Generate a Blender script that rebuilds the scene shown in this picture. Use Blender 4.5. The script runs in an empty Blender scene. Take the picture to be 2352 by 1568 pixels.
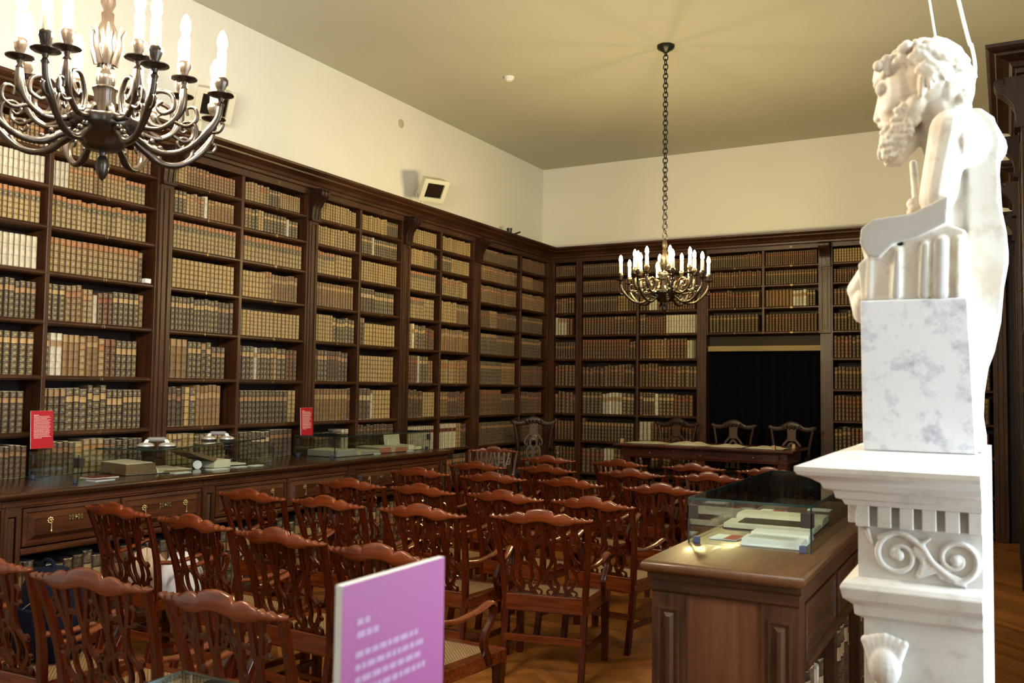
import bpy, bmesh, math, random
from mathutils import Vector, Matrix
PI = math.pi
SC = bpy.context.scene
COL = SC.collection

# ------------------------------------------------------------------ camera, sky, daylight, exposure
cd = bpy.data.cameras.new('camera'); cam = bpy.data.objects.new('camera', cd); COL.objects.link(cam)
yaw, pit, rol = 0.503095548, 0.051601691, 0.0135927
fw = Vector((-math.sin(yaw)*math.cos(pit), math.cos(yaw)*math.cos(pit), math.sin(pit)))
rt = Vector((math.cos(yaw), math.sin(yaw), 0)); up = rt.cross(fw)
rt2 = rt*math.cos(rol)+up*math.sin(rol); up2 = up*math.cos(rol)-rt*math.sin(rol)
M = Matrix.Identity(4)
for i in range(3):
    M[i][0] = rt2[i]; M[i][1] = up2[i]; M[i][2] = -fw[i]
M.translation = (0, 0, 1.70)
cam.matrix_world = M
cd.sensor_width = 36; cd.sensor_fit = 'HORIZONTAL'; cd.lens = 2067.56/2352*36
cd.clip_start = 0.05; cd.clip_end = 100
cd.dof.use_dof = True; cd.dof.focus_distance = 6.5; cd.dof.aperture_fstop = 6.3
SC.camera = cam
vs = SC.view_settings
vs.view_transform = 'Standard'; vs.look = 'None'; vs.gamma = 1; vs.exposure = 0.0; vs.use_curve_mapping = False
SC.cycles.use_denoising = True
SC.cycles.max_bounces = 6; SC.cycles.diffuse_bounces = 3; SC.cycles.glossy_bounces = 3
SC.cycles.transparent_max_bounces = 12; SC.cycles.transmission_bounces = 4
SC.cycles.caustics_reflective = False; SC.cycles.caustics_refractive = False
SC.cycles.sample_clamp_indirect = 6
SC.cycles.use_adaptive_sampling = True; SC.cycles.adaptive_threshold = 0.08; SC.cycles.adaptive_min_samples = 16
W = bpy.data.worlds.new('sky'); SC.world = W; W.use_nodes = True
W.node_tree.nodes['Background'].inputs[0].default_value = (0.62, 0.76, 1.0, 1)
W.node_tree.nodes['Background'].inputs[1].default_value = 1.0
# daylight entering through the tall windows of the right wall: (y0, y1, z0, z1, watts)
WINDOWS = [(-2.6, -1.2, 0.9, 4.1, 150), (1.80, 2.95, 0.9, 4.1, 250), (7.75, 8.95, 1.2, 4.1, 18)]
RW = 0.60       # inner face of the right wall
for y0, y1, z0, z1, p in WINDOWS:
    ld = bpy.data.lights.new('window_daylight', 'AREA'); ld.shape = 'RECTANGLE'
    ld.size = z1-z0; ld.size_y = y1-y0; ld.energy = p; ld.color = (0.80, 0.89, 1.0)
    lo = bpy.data.objects.new('window_daylight', ld); COL.objects.link(lo)
    lo.location = (RW+0.50, (y0+y1)/2, (z0+z1)/2); lo.rotation_euler = (0, PI/2, 0)
BULB = 740.0     # emission strength of the chandelier bulbs

# ------------------------------------------------------------------ helpers
def new_obj(name, data):
    o = bpy.data.objects.new(name, data); COL.objects.link(o); return o
def tag(o, label=None, cat=None, group=None, kind=None):
    if label: o['label'] = label
    if cat: o['category'] = cat
    if group: o['group'] = group
    if kind: o['kind'] = kind
    return o
def thing(name, label, cat, loc=(0, 0, 0), rz=0, group=None):
    o = new_obj(name, None); o.location = loc; o.rotation_euler = (0, 0, rz); o.empty_display_size = 0.1
    return tag(o, label, cat, group)
def copy_tree(o, parent=None):
    c = o.copy(); COL.objects.link(c)
    if parent: c.parent = parent
    for ch in list(o.children): copy_tree(ch, c)
    return c
def lerp(a, b, t): return a+(b-a)*t
def catmull(P, n):
    P = [Vector(p) for p in P]; out = []
    for i in range(len(P)-1):
        a = P[max(i-1, 0)]; b = P[i]; c = P[i+1]; d = P[min(i+2, len(P)-1)]
        for k in range(n):
            t = k/n
            out.append(0.5*((2*b)+(c-a)*t+(2*a-5*b+4*c-d)*t*t+(3*b-a-3*c+d)*t**3))
    out.append(P[-1]); return out
class MB:
    """collects geometry; build() links it as one mesh object"""
    def __init__(s): s.v = []; s.f = []; s.m = []; s.uv = {}; s.ca = {}
    def add(s, vs, fs, m=0):
        o = len(s.v); s.v += [tuple(p) for p in vs]
        for f in fs: s.f.append(tuple(i+o for i in f)); s.m.append(m)
        return o
    def box(s, x0, x1, y0, y1, z0, z1, m=0):
        s.add([(x, y, z) for x in (x0, x1) for y in (y0, y1) for z in (z0, z1)],
              [(0, 1, 3, 2), (4, 6, 7, 5), (0, 4, 5, 1), (2, 3, 7, 6), (0, 2, 6, 4), (1, 5, 7, 3)], m)
        return s
    def rings(s, R, closed=False, cap=True, m=0):
        n = len(R[0]); o = len(s.v)
        vs = [p for r in R for p in r]; fs = []
        L = len(R)
        for i in range(L if closed else L-1):
            j = (i+1) % L
            for k in range(n):
                l = (k+1) % n
                fs.append((i*n+k, i*n+l, j*n+l, j*n+k))
        if cap and not closed:
            fs.append(tuple(range(n))); fs.append(tuple((L-1)*n+k for k in range(n)))
        s.add(vs, fs, m); return s
    def lathe(s, prof, seg=24, c=(0, 0, 0), m=0, mod=None, cap=True):
        R = []
        for r, z in prof:
            ring = []
            for k in range(seg):
                a = 2*PI*k/seg; rr = max(r, 1e-4)*(mod(a, z) if mod else 1)
                ring.append((c[0]+rr*math.cos(a), c[1]+rr*math.sin(a), c[2]+z))
            R.append(ring)
        return s.rings(R, cap=cap, m=m)
    def tube(s, pts, rad, seg=8, closed=False, m=0, flat=1.0):
        P = [Vector(p) for p in pts]; n = len(P)
        if not hasattr(rad, '__len__'): rad = [rad]*n
        R = []; prev = None
        for i in range(n):
            a = P[(i-1) % n] if (closed or i > 0) else P[i]; b = P[(i+1) % n] if (closed or i < n-1) else P[i]
            t = (b-a).normalized() if (b-a).length > 1e-9 else Vector((0, 0, 1))
            if prev is None:
                u = t.orthogonal().normalized()
            else:
                u = prev-t*prev.dot(t); u = u.normalized() if u.length > 1e-6 else t.orthogonal().normalized()
            prev = u; w = t.cross(u)
            R.append([P[i]+(u*math.cos(2*PI*k/seg)+w*flat*math.sin(2*PI*k/seg))*rad[i] for k in range(seg)])
        return s.rings(R, closed=closed, m=m)
    def ball(s, c, r, seg=12, rg=8, m=0):
        if not hasattr(r, '__len__'): r = (r, r, r)
        R = [[(c[0]+r[0]*max(math.sin(PI*i/rg), 1e-3)*math.cos(2*PI*k/seg), c[1]+r[1]*max(math.sin(PI*i/rg), 1e-3)*math.sin(2*PI*k/seg), c[2]-r[2]*math.cos(PI*i/rg)) for k in range(seg)] for i in range(rg+1)]
        return s.rings(R, m=m)
    def capsule(s, a, b, ra, rb=None, seg=12, m=0, sy=1.0):
        rb = ra if rb is None else rb; a = Vector(a); b = Vector(b); d = b-a; L = d.length; d.normalize()
        pts = []; rad = []
        for i in range(5):
            t = PI/2*i/4; pts.append(a-d*ra*math.cos(t)); rad.append(max(ra*math.sin(t), 1e-4))
        for i in range(5):
            t = PI/2*i/4; pts.append(b+d*rb*math.sin(t)); rad.append(max(rb*math.cos(t), 1e-4))
        return s.tube(pts, rad, seg, m=m)
    def prism(s, poly, fn, d0, d1, m=0):
        """poly [(a,b)] extruded between d0 and d1; fn(a,b,d) -> point"""
        return s.rings([[fn(a, b, d0) for a, b in poly], [fn(a, b, d1) for a, b in poly]], m=m)
    def strip(s, pts, wid, th, fn, n=5, m=0, closed=False):
        """flat carved bar: centre line pts (u,v), widths, thickness th; fn(u,v,d) -> point"""
        P = [(p[0], p[1], 0) for p in pts]
        if closed:
            Q = [Vector(p) for p in P]
        else:
            Q = catmull(P, n)
        N = len(Q)
        if not hasattr(wid, '__len__'): ws = [wid]*N
        else:
            ws = [lerp(wid[min(int(i*(len(wid)-1)/(N-1)), len(wid)-2)], wid[min(int(i*(len(wid)-1)/(N-1)), len(wid)-2)+1], i*(len(wid)-1)/(N-1)-min(int(i*(len(wid)-1)/(N-1)), len(wid)-2)) for i in range(N)]
        R = []
        for i in range(N):
            a = Q[(i-1) % N] if (closed or i) else Q[i]; b = Q[(i+1) % N] if (closed or i < N-1) else Q[i]
            t = (b-a).normalized(); nx = Vector((-t.y, t.x, 0))*ws[i]/2
            l = Q[i]+nx; r = Q[i]-nx
            R.append([fn(l.x, l.y, -th/2), fn(r.x, r.y, -th/2), fn(r.x, r.y, th/2), fn(l.x, l.y, th/2)])
        return s.rings(R, closed=closed, m=m)
    def build(s, name, mats, parent=None, smooth=False, bevel=0, angle=35, rel=True):
        me = bpy.data.meshes.new(name)
        off = parent.location if (parent and rel) else None
        if parent and rel:                       # world coordinates: relative to the whole chain of parents
            off = Vector((0, 0, 0)); q = parent
            while q: off += q.location; q = q.parent
            vv = [(p[0]-off.x, p[1]-off.y, p[2]-off.z) for p in s.v]
        else: vv = s.v
        me.from_pydata(vv, [], s.f)
        if not isinstance(mats, (list, tuple)): mats = [mats]
        for m in mats: me.materials.append(m)
        if len(mats) > 1: me.polygons.foreach_set('material_index', s.m)
        bm = bmesh.new(); bm.from_mesh(me); bmesh.ops.recalc_face_normals(bm, faces=bm.faces); bm.to_mesh(me); bm.free()
        o = new_obj(name, me)
        if parent: o.parent = parent
        if bevel:
            b = o.modifiers.new('bevel', 'BEVEL'); b.width = bevel; b.segments = 2; b.limit_method = 'ANGLE'; b.angle_limit = math.radians(40)
        if smooth:
            me.polygons.foreach_set('use_smooth', [True]*len(me.polygons))
            try: me.set_sharp_from_angle(angle=math.radians(angle))
            except Exception: pass
        return o

# ------------------------------------------------------------------ materials
def mat(name):
    m = bpy.data.materials.new(name); m.use_nodes = True
    nt = m.node_tree; nt.nodes.clear()
    out = nt.nodes.new('ShaderNodeOutputMaterial'); b = nt.nodes.new('ShaderNodeBsdfPrincipled')
    nt.links.new(b.outputs[0], out.inputs[0])
    return m, nt, b
def nd(nt, t, **k):
    n = nt.nodes.new(t)
    for a, v in k.items():
        if a.startswith('i_'):
            key = a[2:]; key = int(key) if key.isdigit() else key
            n.inputs[key].default_value = v
        else: setattr(n, a, v)
    return n
def mth(nt, op, a, b=None, c=None, clamp=False):
    n = nt.nodes.new('ShaderNodeMath'); n.operation = op; n.use_clamp = clamp
    for i, x in enumerate((a, b, c)):
        if x is None: continue
        if isinstance(x, (int, float)): n.inputs[i].default_value = x
        else: nt.links.new(x, n.inputs[i])
    return n.outputs[0]
def mix(nt, fac, a, b):
    n = nt.nodes.new('ShaderNodeMix'); n.data_type = 'RGBA'
    for s, x in ((0, fac), (6, a), (7, b)):
        if isinstance(x, (int, float)): n.inputs[s].default_value = x
        elif isinstance(x, tuple): n.inputs[s].default_value = (*x[:3], 1)
        else: nt.links.new(x, n.inputs[s])
    return n.outputs[2]
def setb(b, col=None, rough=None, metal=None, spec=None, coat=None, coatr=None):
    if col: b.inputs['Base Color'].default_value = (*col, 1)
    if rough is not None: b.inputs['Roughness'].default_value = rough
    if metal is not None: b.inputs['Metallic'].default_value = metal
    if spec is not None: b.inputs['Specular IOR Level'].default_value = spec
    if coat is not None: b.inputs['Coat Weight'].default_value = coat
    if coatr is not None: b.inputs['Coat Roughness'].default_value = coatr
def plain(name, col, rough=0.5, metal=0, spec=0.5, noise=0.0, nscale=8, bump=0.0):
    m, nt, b = mat(name); setb(b, col, rough, metal, spec)
    if noise or bump:
        tc = nd(nt, 'ShaderNodeTexCoord'); n = nd(nt, 'ShaderNodeTexNoise', i_Scale=nscale, i_Detail=6.0)
        nt.links.new(tc.outputs['Object'], n.inputs['Vector'])
        if noise:
            c = mix(nt, n.outputs[0], tuple(x*(1-noise) for x in col), tuple(min(1, x*(1+noise)) for x in col))
            nt.links.new(c, b.inputs['Base Color'])
        if bump:
            bp = nd(nt, 'ShaderNodeBump', i_Strength=bump, i_Distance=0.01)
            nt.links.new(n.outputs[0], bp.inputs['Height']); nt.links.new(bp.outputs[0], b.inputs['Normal'])
    return m
def wood(name, dark, light, axis, rough=0.35, spec=0.4, scale=1.0, coat=0.0):
    m, nt, b = mat(name); setb(b, light, rough, 0, spec, coat, 0.12)
    tc = nd(nt, 'ShaderNodeTexCoord'); mp = nd(nt, 'ShaderNodeMapping')
    s = [38*scale]*3; s['xyz'.index(axis)] = 2.2*scale
    mp.inputs['Scale'].default_value = s
    nt.links.new(tc.outputs['Object'], mp.inputs['Vector'])
    n = nd(nt, 'ShaderNodeTexNoise', i_Scale=1.0, i_Detail=7.0, i_Roughness=0.62, i_Distortion=0.6)
    nt.links.new(mp.outputs[0], n.inputs['Vector'])
    n2 = nd(nt, 'ShaderNodeTexNoise', i_Scale=2.3*scale, i_Detail=3.0)
    nt.links.new(tc.outputs['Object'], n2.inputs['Vector'])
    f = mth(nt, 'ADD', mth(nt, 'MULTIPLY', n.outputs[0], 0.75), mth(nt, 'MULTIPLY', n2.outputs[0], 0.45))
    r = nd(nt, 'ShaderNodeValToRGB'); nt.links.new(f, r.inputs[0])
    e = r.color_ramp.elements; e[0].position = 0.38; e[0].color = (*dark, 1); e[1].position = 0.78; e[1].color = (*light, 1)
    nt.links.new(r.outputs[0], b.inputs['Base Color'])
    bp = nd(nt, 'ShaderNodeBump', i_Strength=0.12, i_Distance=0.003)
    nt.links.new(n.outputs[0], bp.inputs['Height']); nt.links.new(bp.outputs[0], b.inputs['Normal'])
    rr = mth(nt, 'MULTIPLY_ADD', n2.outputs[0], 0.25, rough-0.12, clamp=True); nt.links.new(rr, b.inputs['Roughness'])
    return m
WD, WL = (0.010, 0.0031, 0.0014), (0.078, 0.0275, 0.0095)
WX = wood('walnut_along_x', WD, WL, 'x', 0.42); WY = wood('walnut_along_y', WD, WL, 'y', 0.42); WZ = wood('walnut_along_z', WD, WL, 'z', 0.42)
BD = plain('dark_walnut_backing', (0.016, 0.0065, 0.0035), 0.7, noise=0.3)
CARVED = wood('carved_dark_walnut', (0.007, 0.0026, 0.0015), (0.034, 0.011, 0.005), 'z', 0.42, 0.4)
MH = wood('mahogany_chair', (0.020, 0.0018, 0.0004), (0.098, 0.0135, 0.0021), 'z', 0.22, 0.4, 1.4, 0.2)
MHX = wood('lit_mahogany_rail', (0.050, 0.0060, 0.0012), (0.215, 0.042, 0.0075), 'x', 0.20, 0.5, 1.4, 0.4)  # lighter copy of MH: light on the top rails is put into its colour
TABLE_W = wood('red_mahogany_table', (0.022, 0.004, 0.002), (0.075, 0.014, 0.006), 'x', 0.25, 0.5, 1.0, 0.3)
TOPW = wood('polished_tabletop', (0.034, 0.011, 0.0035), (0.120, 0.046, 0.013), 'y', 0.38, 0.7, 0.8, 0.25)
TOPD = wood('dark_polished_top', (0.016, 0.005, 0.002), (0.062, 0.020, 0.007), 'y', 0.24, 0.5, 0.8, 0.3)
GOLD = plain('antique_brass', (0.40, 0.30, 0.14), 0.40, 1.0, noise=0.3, nscale=90)
CWOOD = wood('red_walnut_counter', (0.016, 0.0042, 0.0016), (0.112, 0.034, 0.0105), 'y', 0.36)
DARKTOP = plain('dark_page_tops', (0.055, 0.048, 0.045), 0.9, noise=0.4, nscale=40)  # dark grey page tops on the volumes under counter and desk
BRONZE = plain('bronze_patina', (0.040, 0.027, 0.018), 0.26, 0.55, 0.8, noise=0.5, nscale=40)
IRON = plain('dark_metal', (0.03, 0.028, 0.03), 0.35, 0.6)
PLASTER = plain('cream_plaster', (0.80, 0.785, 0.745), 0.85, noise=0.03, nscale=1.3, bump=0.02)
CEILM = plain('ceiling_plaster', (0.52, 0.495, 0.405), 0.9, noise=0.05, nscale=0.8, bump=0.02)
PAPER = plain('old_paper', (0.70, 0.63, 0.47), 0.85, noise=0.12, nscale=30)
WHITE = plain('white_card', (0.80, 0.80, 0.80), 0.55)
REDM = plain('red_print', (0.42, 0.008, 0.018), 0.35)
LETTER = plain('white_lettering', (0.85, 0.72, 0.74), 0.6)
BLACKM = plain('black_plastic', (0.018, 0.018, 0.02), 0.4)
GREYM = plain('grey_plastic', (0.22, 0.22, 0.23), 0.4)
SILVER = plain('silver_plastic', (0.62, 0.60, 0.56), 0.3, 0.4)
CREAMP = plain('cream_painted_metal', (0.74, 0.70, 0.55), 0.5)
def glass_mat(name, tint=(0.93, 0.965, 0.95), ior=1.5):
    m = bpy.data.materials.new(name); m.use_nodes = True; nt = m.node_tree; nt.nodes.clear()
    out = nt.nodes.new('ShaderNodeOutputMaterial'); t = nd(nt, 'ShaderNodeBsdfTransparent'); t.inputs[0].default_value = (*tint, 1)
    g = nd(nt, 'ShaderNodeBsdfGlossy'); g.inputs['Roughness'].default_value = 0.0; g.inputs[0].default_value = (1, 1, 1, 1)
    fr = nd(nt, 'ShaderNodeFresnel'); gm = nd(nt, 'ShaderNodeNewGeometry')
    nt.links.new(mth(nt, 'MULTIPLY_ADD', gm.outputs['Backfacing'], 1/ior-ior, ior), fr.inputs[0]); mx = nt.nodes.new('ShaderNodeMixShader')
    nt.links.new(fr.outputs[0], mx.inputs[0]); nt.links.new(t.outputs[0], mx.inputs[1]); nt.links.new(g.outputs[0], mx.inputs[2])
    nt.links.new(mx.outputs[0], out.inputs[0]); return m
GLASS = glass_mat('clear_glass')
GEDGE = plain('glass_edge', (0.012, 0.03, 0.028), 0.1, 0, 0.8)
def emis(name, col, st):
    m, nt, b = mat(name); setb(b, col, 0.4); b.inputs['Emission Color'].default_value = (*col, 1); b.inputs['Emission Strength'].default_value = st
    return m
BULBM = emis('warm_lit_bulb', (1.0, 0.79, 0.35), BULB*0.92)
BULBN = emis('lit_bulb', (1.0, 0.88, 0.66), BULB*1.75)
CANDLE = plain('ivory_candle_sleeve', (0.85, 0.76, 0.48), 0.5)
CANDLE.node_tree.nodes['Principled BSDF'].inputs['Subsurface Weight'].default_value = 0.0

def marble(name, base, stain, amount, scale, stain2=None, sawn=None):
    m, nt, b = mat(name); setb(b, base, 0.55, 0, 0.35)
    tc = nd(nt, 'ShaderNodeTexCoord')
    n = nd(nt, 'ShaderNodeTexNoise', i_Scale=scale, i_Detail=9.0, i_Roughness=0.68); nt.links.new(tc.outputs['Object'], n.inputs['Vector'])
    r = nd(nt, 'ShaderNodeValToRGB'); nt.links.new(n.outputs[0], r.inputs[0])
    e = r.color_ramp.elements; e[0].position = 0.56-amount*0.1; e[0].color = (0, 0, 0, 1); e[1].position = 0.70; e[1].color = (1, 1, 1, 1)
    c = mix(nt, mth(nt, 'MULTIPLY', r.outputs[0], 0.8*min(1, amount+0.3)), base, stain)
    if stain2:
        n2 = nd(nt, 'ShaderNodeTexNoise', i_Scale=scale*0.45, i_Detail=6.0); nt.links.new(tc.outputs['Object'], n2.inputs['Vector'])
        r2 = nd(nt, 'ShaderNodeValToRGB'); nt.links.new(n2.outputs[0], r2.inputs[0])
        e = r2.color_ramp.elements; e[0].position = 0.5; e[0].color = (0, 0, 0, 1); e[1].position = 0.68; e[1].color = (1, 1, 1, 1)
        c = mix(nt, mth(nt, 'MULTIPLY', r2.outputs[0], 0.7), c, stain2)
    if sawn is not None:
        sx = nd(nt, 'ShaderNodeSeparateXYZ'); nt.links.new(tc.outputs['Object'], sx.inputs[0])
        c = mix(nt, mth(nt, 'MULTIPLY', mth(nt, 'LESS_THAN', sx.outputs[1], sawn), 0.85), c, (0.40, 0.385, 0.375))
    nt.links.new(c, b.inputs['Base Color'])
    bp = nd(nt, 'ShaderNodeBump', i_Strength=0.25, i_Distance=0.004); nt.links.new(n.outputs[0], bp.inputs['Height']); nt.links.new(bp.outputs[0], b.inputs['Normal'])
    return m
MARBLE = marble('weathered_marble', (0.72, 0.69, 0.64), (0.42, 0.36, 0.29), 0.6, 14, (0.46, 0.33, 0.19), -0.1165)
MARBLEG = marble('grey_stained_marble', (0.74, 0.76, 0.83), (0.27, 0.29, 0.42), 0.55, 22)
MARBLEP = marble('carved_limestone', (0.68, 0.665, 0.65), (0.44, 0.42, 0.40), 0.5, 16)

# leather spines: colour, label and gilding come with each book, the bands and tooling from its uv
def spine_mat():
    m, nt, b = mat('tooled_leather_spine'); setb(b, None, 0.5, 0, 0.35)
    A = nd(nt, 'ShaderNodeAttribute', attribute_name='tone'); B = nd(nt, 'ShaderNodeAttribute', attribute_name='title'); Cc = nd(nt, 'ShaderNodeAttribute', attribute_name='tool')
    uv = nd(nt, 'ShaderNodeUVMap', uv_map='UVMap'); sp = nd(nt, 'ShaderNodeSeparateXYZ'); nt.links.new(uv.outputs[0], sp.inputs[0])
    u, v = sp.outputs[0], sp.outputs[1]
    sc = nd(nt, 'ShaderNodeSeparateColor'); nt.links.new(Cc.outputs['Color'], sc.inputs[0])
    nb = mth(nt, 'MULTIPLY', sc.outputs[0], 10.0); seed = sc.outputs[1]; wear = sc.outputs[2]
    gilt = A.outputs['Alpha']; labv = B.outputs['Alpha']
    vb = mth(nt, 'MULTIPLY', v, nb); f = mth(nt, 'FRACT', vb); idx = mth(nt, 'FLOOR', vb)
    d = mth(nt, 'ABSOLUTE', mth(nt, 'SUBTRACT', f, 0.5)); du = mth(nt, 'ABSOLUTE', mth(nt, 'SUBTRACT', u, 0.5))
    band = mth(nt, 'GREATER_THAN', d, 0.43)
    line = mth(nt, 'MULTIPLY', mth(nt, 'GREATER_THAN', d, 0.355), mth(nt, 'LESS_THAN', d, 0.395))
    dia = mth(nt, 'LESS_THAN', mth(nt, 'ADD', mth(nt, 'MULTIPLY', du, 0.9), d), 0.26)
    cv = nd(nt, 'ShaderNodeCombineXYZ'); nt.links.new(mth(nt, 'MULTIPLY', u, 3.4), cv.inputs[0]); nt.links.new(mth(nt, 'MULTIPLY', f, 3.1), cv.inputs[1])
    nt.links.new(mth(nt, 'MULTIPLY', seed, 97.0), cv.inputs[2])
    vo = nd(nt, 'ShaderNodeTexVoronoi', i_Scale=1.6); vo.feature = 'DISTANCE_TO_EDGE'; nt.links.new(cv.outputs[0], vo.inputs['Vector'])
    scroll = mth(nt, 'LESS_THAN', vo.outputs[0], 0.045)
    tool = mth(nt, 'MAXIMUM', line, mth(nt, 'MULTIPLY', mth(nt, 'MAXIMUM', mth(nt, 'MULTIPLY', scroll, 0.85), mth(nt, 'MULTIPLY', dia, 0.8)), mth(nt, 'LESS_THAN', d, 0.32)))
    tool = mth(nt, 'MULTIPLY', tool, gilt)
    tc = nd(nt, 'ShaderNodeTexCoord')
    n = nd(nt, 'ShaderNodeTexNoise', i_Scale=26.0, i_Detail=7.0, i_Roughness=0.7); nt.links.new(tc.outputs['Object'], n.inputs['Vector'])
    c = mix(nt, mth(nt, 'MULTIPLY', n.outputs[0], 0.85), A.outputs['Color'], (0.010, 0.005, 0.003))
    c2 = nd(nt, 'ShaderNodeMix', data_type='RGBA', blend_type='MULTIPLY'); c2.inputs[0].default_value = 1
    nt.links.new(A.outputs['Color'], c2.inputs[6]); g = mth(nt, 'MULTIPLY_ADD', n.outputs[0], 1.3, 0.40)
    cg = nd(nt, 'ShaderNodeCombineColor'); [nt.links.new(g, cg.inputs[i]) for i in range(3)]; nt.links.new(cg.outputs[0], c2.inputs[7]); c = c2.outputs[2]
    lab = mth(nt, 'MULTIPLY', mth(nt, 'LESS_THAN', mth(nt, 'ABSOLUTE', mth(nt, 'SUBTRACT', idx, mth(nt, 'FLOOR', mth(nt, 'MULTIPLY', labv, nb)))), 0.5), mth(nt, 'GREATER_THAN', labv, 0.001))
    c = mix(nt, mth(nt, 'MULTIPLY', lab, mth(nt, 'LESS_THAN', d, 0.42)), c, B.outputs['Color'])
    l2 = Cc.outputs['Alpha']
    lab2 = mth(nt, 'MULTIPLY', mth(nt, 'LESS_THAN', mth(nt, 'ABSOLUTE', mth(nt, 'SUBTRACT', idx, mth(nt, 'FLOOR', mth(nt, 'MULTIPLY', l2, nb)))), 0.5), mth(nt, 'GREATER_THAN', l2, 0.001))
    c = mix(nt, mth(nt, 'MULTIPLY', lab2, mth(nt, 'LESS_THAN', d, 0.36)), c, (0.018, 0.018, 0.020))
    c = mix(nt, mth(nt, 'MULTIPLY', tool, mth(nt, 'SUBTRACT', 1.0, mth(nt, 'MULTIPLY', lab, 0.5))), c, (0.46, 0.36, 0.175))
    c = mix(nt, mth(nt, 'MULTIPLY', band, mth(nt, 'MULTIPLY_ADD', gilt, 0.55, 0.25)), c, (0.022, 0.011, 0.006))
    c = mix(nt, mth(nt, 'MULTIPLY', mth(nt, 'GREATER_THAN', du, 0.40), 0.75), c, (0.012, 0.006, 0.003))  # dark spine edges: joint grime, plus shade of the rounded sides put in colour
    wn = nd(nt, 'ShaderNodeTexNoise', i_Scale=55.0, i_Detail=4.0); nt.links.new(tc.outputs['Object'], wn.inputs['Vector'])
    wr = mth(nt, 'MULTIPLY', mth(nt, 'GREATER_THAN', wn.outputs[0], 0.66), wear)
    ends = mth(nt, 'MULTIPLY', mth(nt, 'GREATER_THAN', mth(nt, 'ADD', mth(nt, 'ABSOLUTE', mth(nt, 'SUBTRACT', v, 0.5)), mth(nt, 'MULTIPLY', wn.outputs[0], 0.10)), 0.535), wear)
    c = mix(nt, mth(nt, 'MAXIMUM', mth(nt, 'MULTIPLY', wr, 0.6), ends), c, (0.50, 0.40, 0.26))
    nt.links.new(c, b.inputs['Base Color'])
    hb = mth(nt, 'ADD', band, mth(nt, 'MULTIPLY', n.outputs[0], 0.2))
    bp = nd(nt, 'ShaderNodeBump', i_Strength=0.5, i_Distance=0.003); nt.links.new(hb, bp.inputs['Height']); nt.links.new(bp.outputs[0], b.inputs['Normal'])
    return m
SPINE = spine_mat()

def cane_mat():
    m, nt, b = mat('woven_cane'); setb(b, None, 0.55)
    tc = nd(nt, 'ShaderNodeTexCoord'); mp = nd(nt, 'ShaderNodeMapping'); mp.inputs['Rotation'].default_value = (0, 0, PI/4); mp.inputs['Scale'].default_value = (75, 75, 75)
    nt.links.new(tc.outputs['Object'], mp.inputs['Vector']); sp = nd(nt, 'ShaderNodeSeparateXYZ'); nt.links.new(mp.outputs[0], sp.inputs[0])
    a = mth(nt, 'ABSOLUTE', mth(nt, 'SUBTRACT', mth(nt, 'FRACT', sp.outputs[0]), 0.5)); c = mth(nt, 'ABSOLUTE', mth(nt, 'SUBTRACT', mth(nt, 'FRACT', sp.outputs[1]), 0.5))
    r = mth(nt, 'SQRT', mth(nt, 'ADD', mth(nt, 'MULTIPLY', a, a), mth(nt, 'MULTIPLY', c, c)))
    hole = mth(nt, 'LESS_THAN', r, 0.30)
    nt.links.new(mix(nt, hole, (0.34, 0.20, 0.085), (0.022, 0.009, 0.004)), b.inputs['Base Color'])
    bp = nd(nt, 'ShaderNodeBump', i_Strength=0.5, i_Distance=0.002); nt.links.new(mth(nt, 'SUBTRACT', 1.0, hole), bp.inputs['Height']); nt.links.new(bp.outputs[0], b.inputs['Normal'])
    return m
CANE = cane_mat()

# ------------------------------------------------------------------ the room
LWX, BWY, CEIL = -6.18, 12.15, 5.035      # left wall, back wall, ceiling
FWY = -4.5                                # wall behind the camera
def struct(name, mb, mats, label=None, **k):
    o = mb.build(name, mats, **k); tag(o, label, None, None, 'structure'); return o
# herringbone parquet: one mesh, a tone per block
def parquet():
    m, nt, b = mat('herringbone_oak'); setb(b, None, 0.30, 0, 0.5, 0.2, 0.2)
    A = nd(nt, 'ShaderNodeAttribute', attribute_name='tone'); tc = nd(nt, 'ShaderNodeTexCoord')
    n = nd(nt, 'ShaderNodeTexNoise', i_Scale=30.0, i_Detail=6.0, i_Distortion=1.0); nt.links.new(tc.outputs['Object'], n.inputs['Vector'])
    c = mix(nt, n.outputs[0], (0.14, 0.045, 0.008), (0.54, 0.205, 0.040))
    c2 = nd(nt, 'ShaderNodeMix', data_type='RGBA', blend_type='MULTIPLY'); c2.inputs[0].default_value = 1
    nt.links.new(c, c2.inputs[6]); nt.links.new(A.outputs['Color'], c2.inputs[7]); nt.links.new(c2.outputs[2], b.inputs['Base Color'])
    return m
PARQ = parquet()
rng = random.Random(5)
mb = MB(); L, w = 0.42, 0.07; tones = []
x0, x1, y0, y1 = LWX-0.05, RW+0.05, FWY-0.05, BWY+0.05
c45 = math.sqrt(0.5)
def put_block(px, py, hor):
    a = [(0, 0), (L, 0), (L, w), (0, w)] if hor else [(0, 0), (w, 0), (w, L), (0, L)]
    pts = []
    for ax, ay in a:
        q = (px+ax, py+ay); X = (q[0]-q[1])*c45-2.8; Y = (q[0]+q[1])*c45+3.8
        pts.append((X, Y, 0))
    if all(p[0] < x0 or p[0] > x1 or p[1] < y0 or p[1] > y1 for p in pts): return
    pts = [(min(max(p[0], x0), x1), min(max(p[1], y0), y1), 0) for p in pts]
    mb.add(pts, [(0, 1, 2, 3)]); tones.append(0.6+rng.random()*0.6)
N = 170
for i in range(-N, N):
    for j in range(-14, 15):
        bx = i*w+j*L*1.0; by = i*w-j*L*1.0
        if abs(bx) > 14 or abs(by) > 14: continue
        put_block(bx, by, True); put_block(bx, by+w, False)
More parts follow.
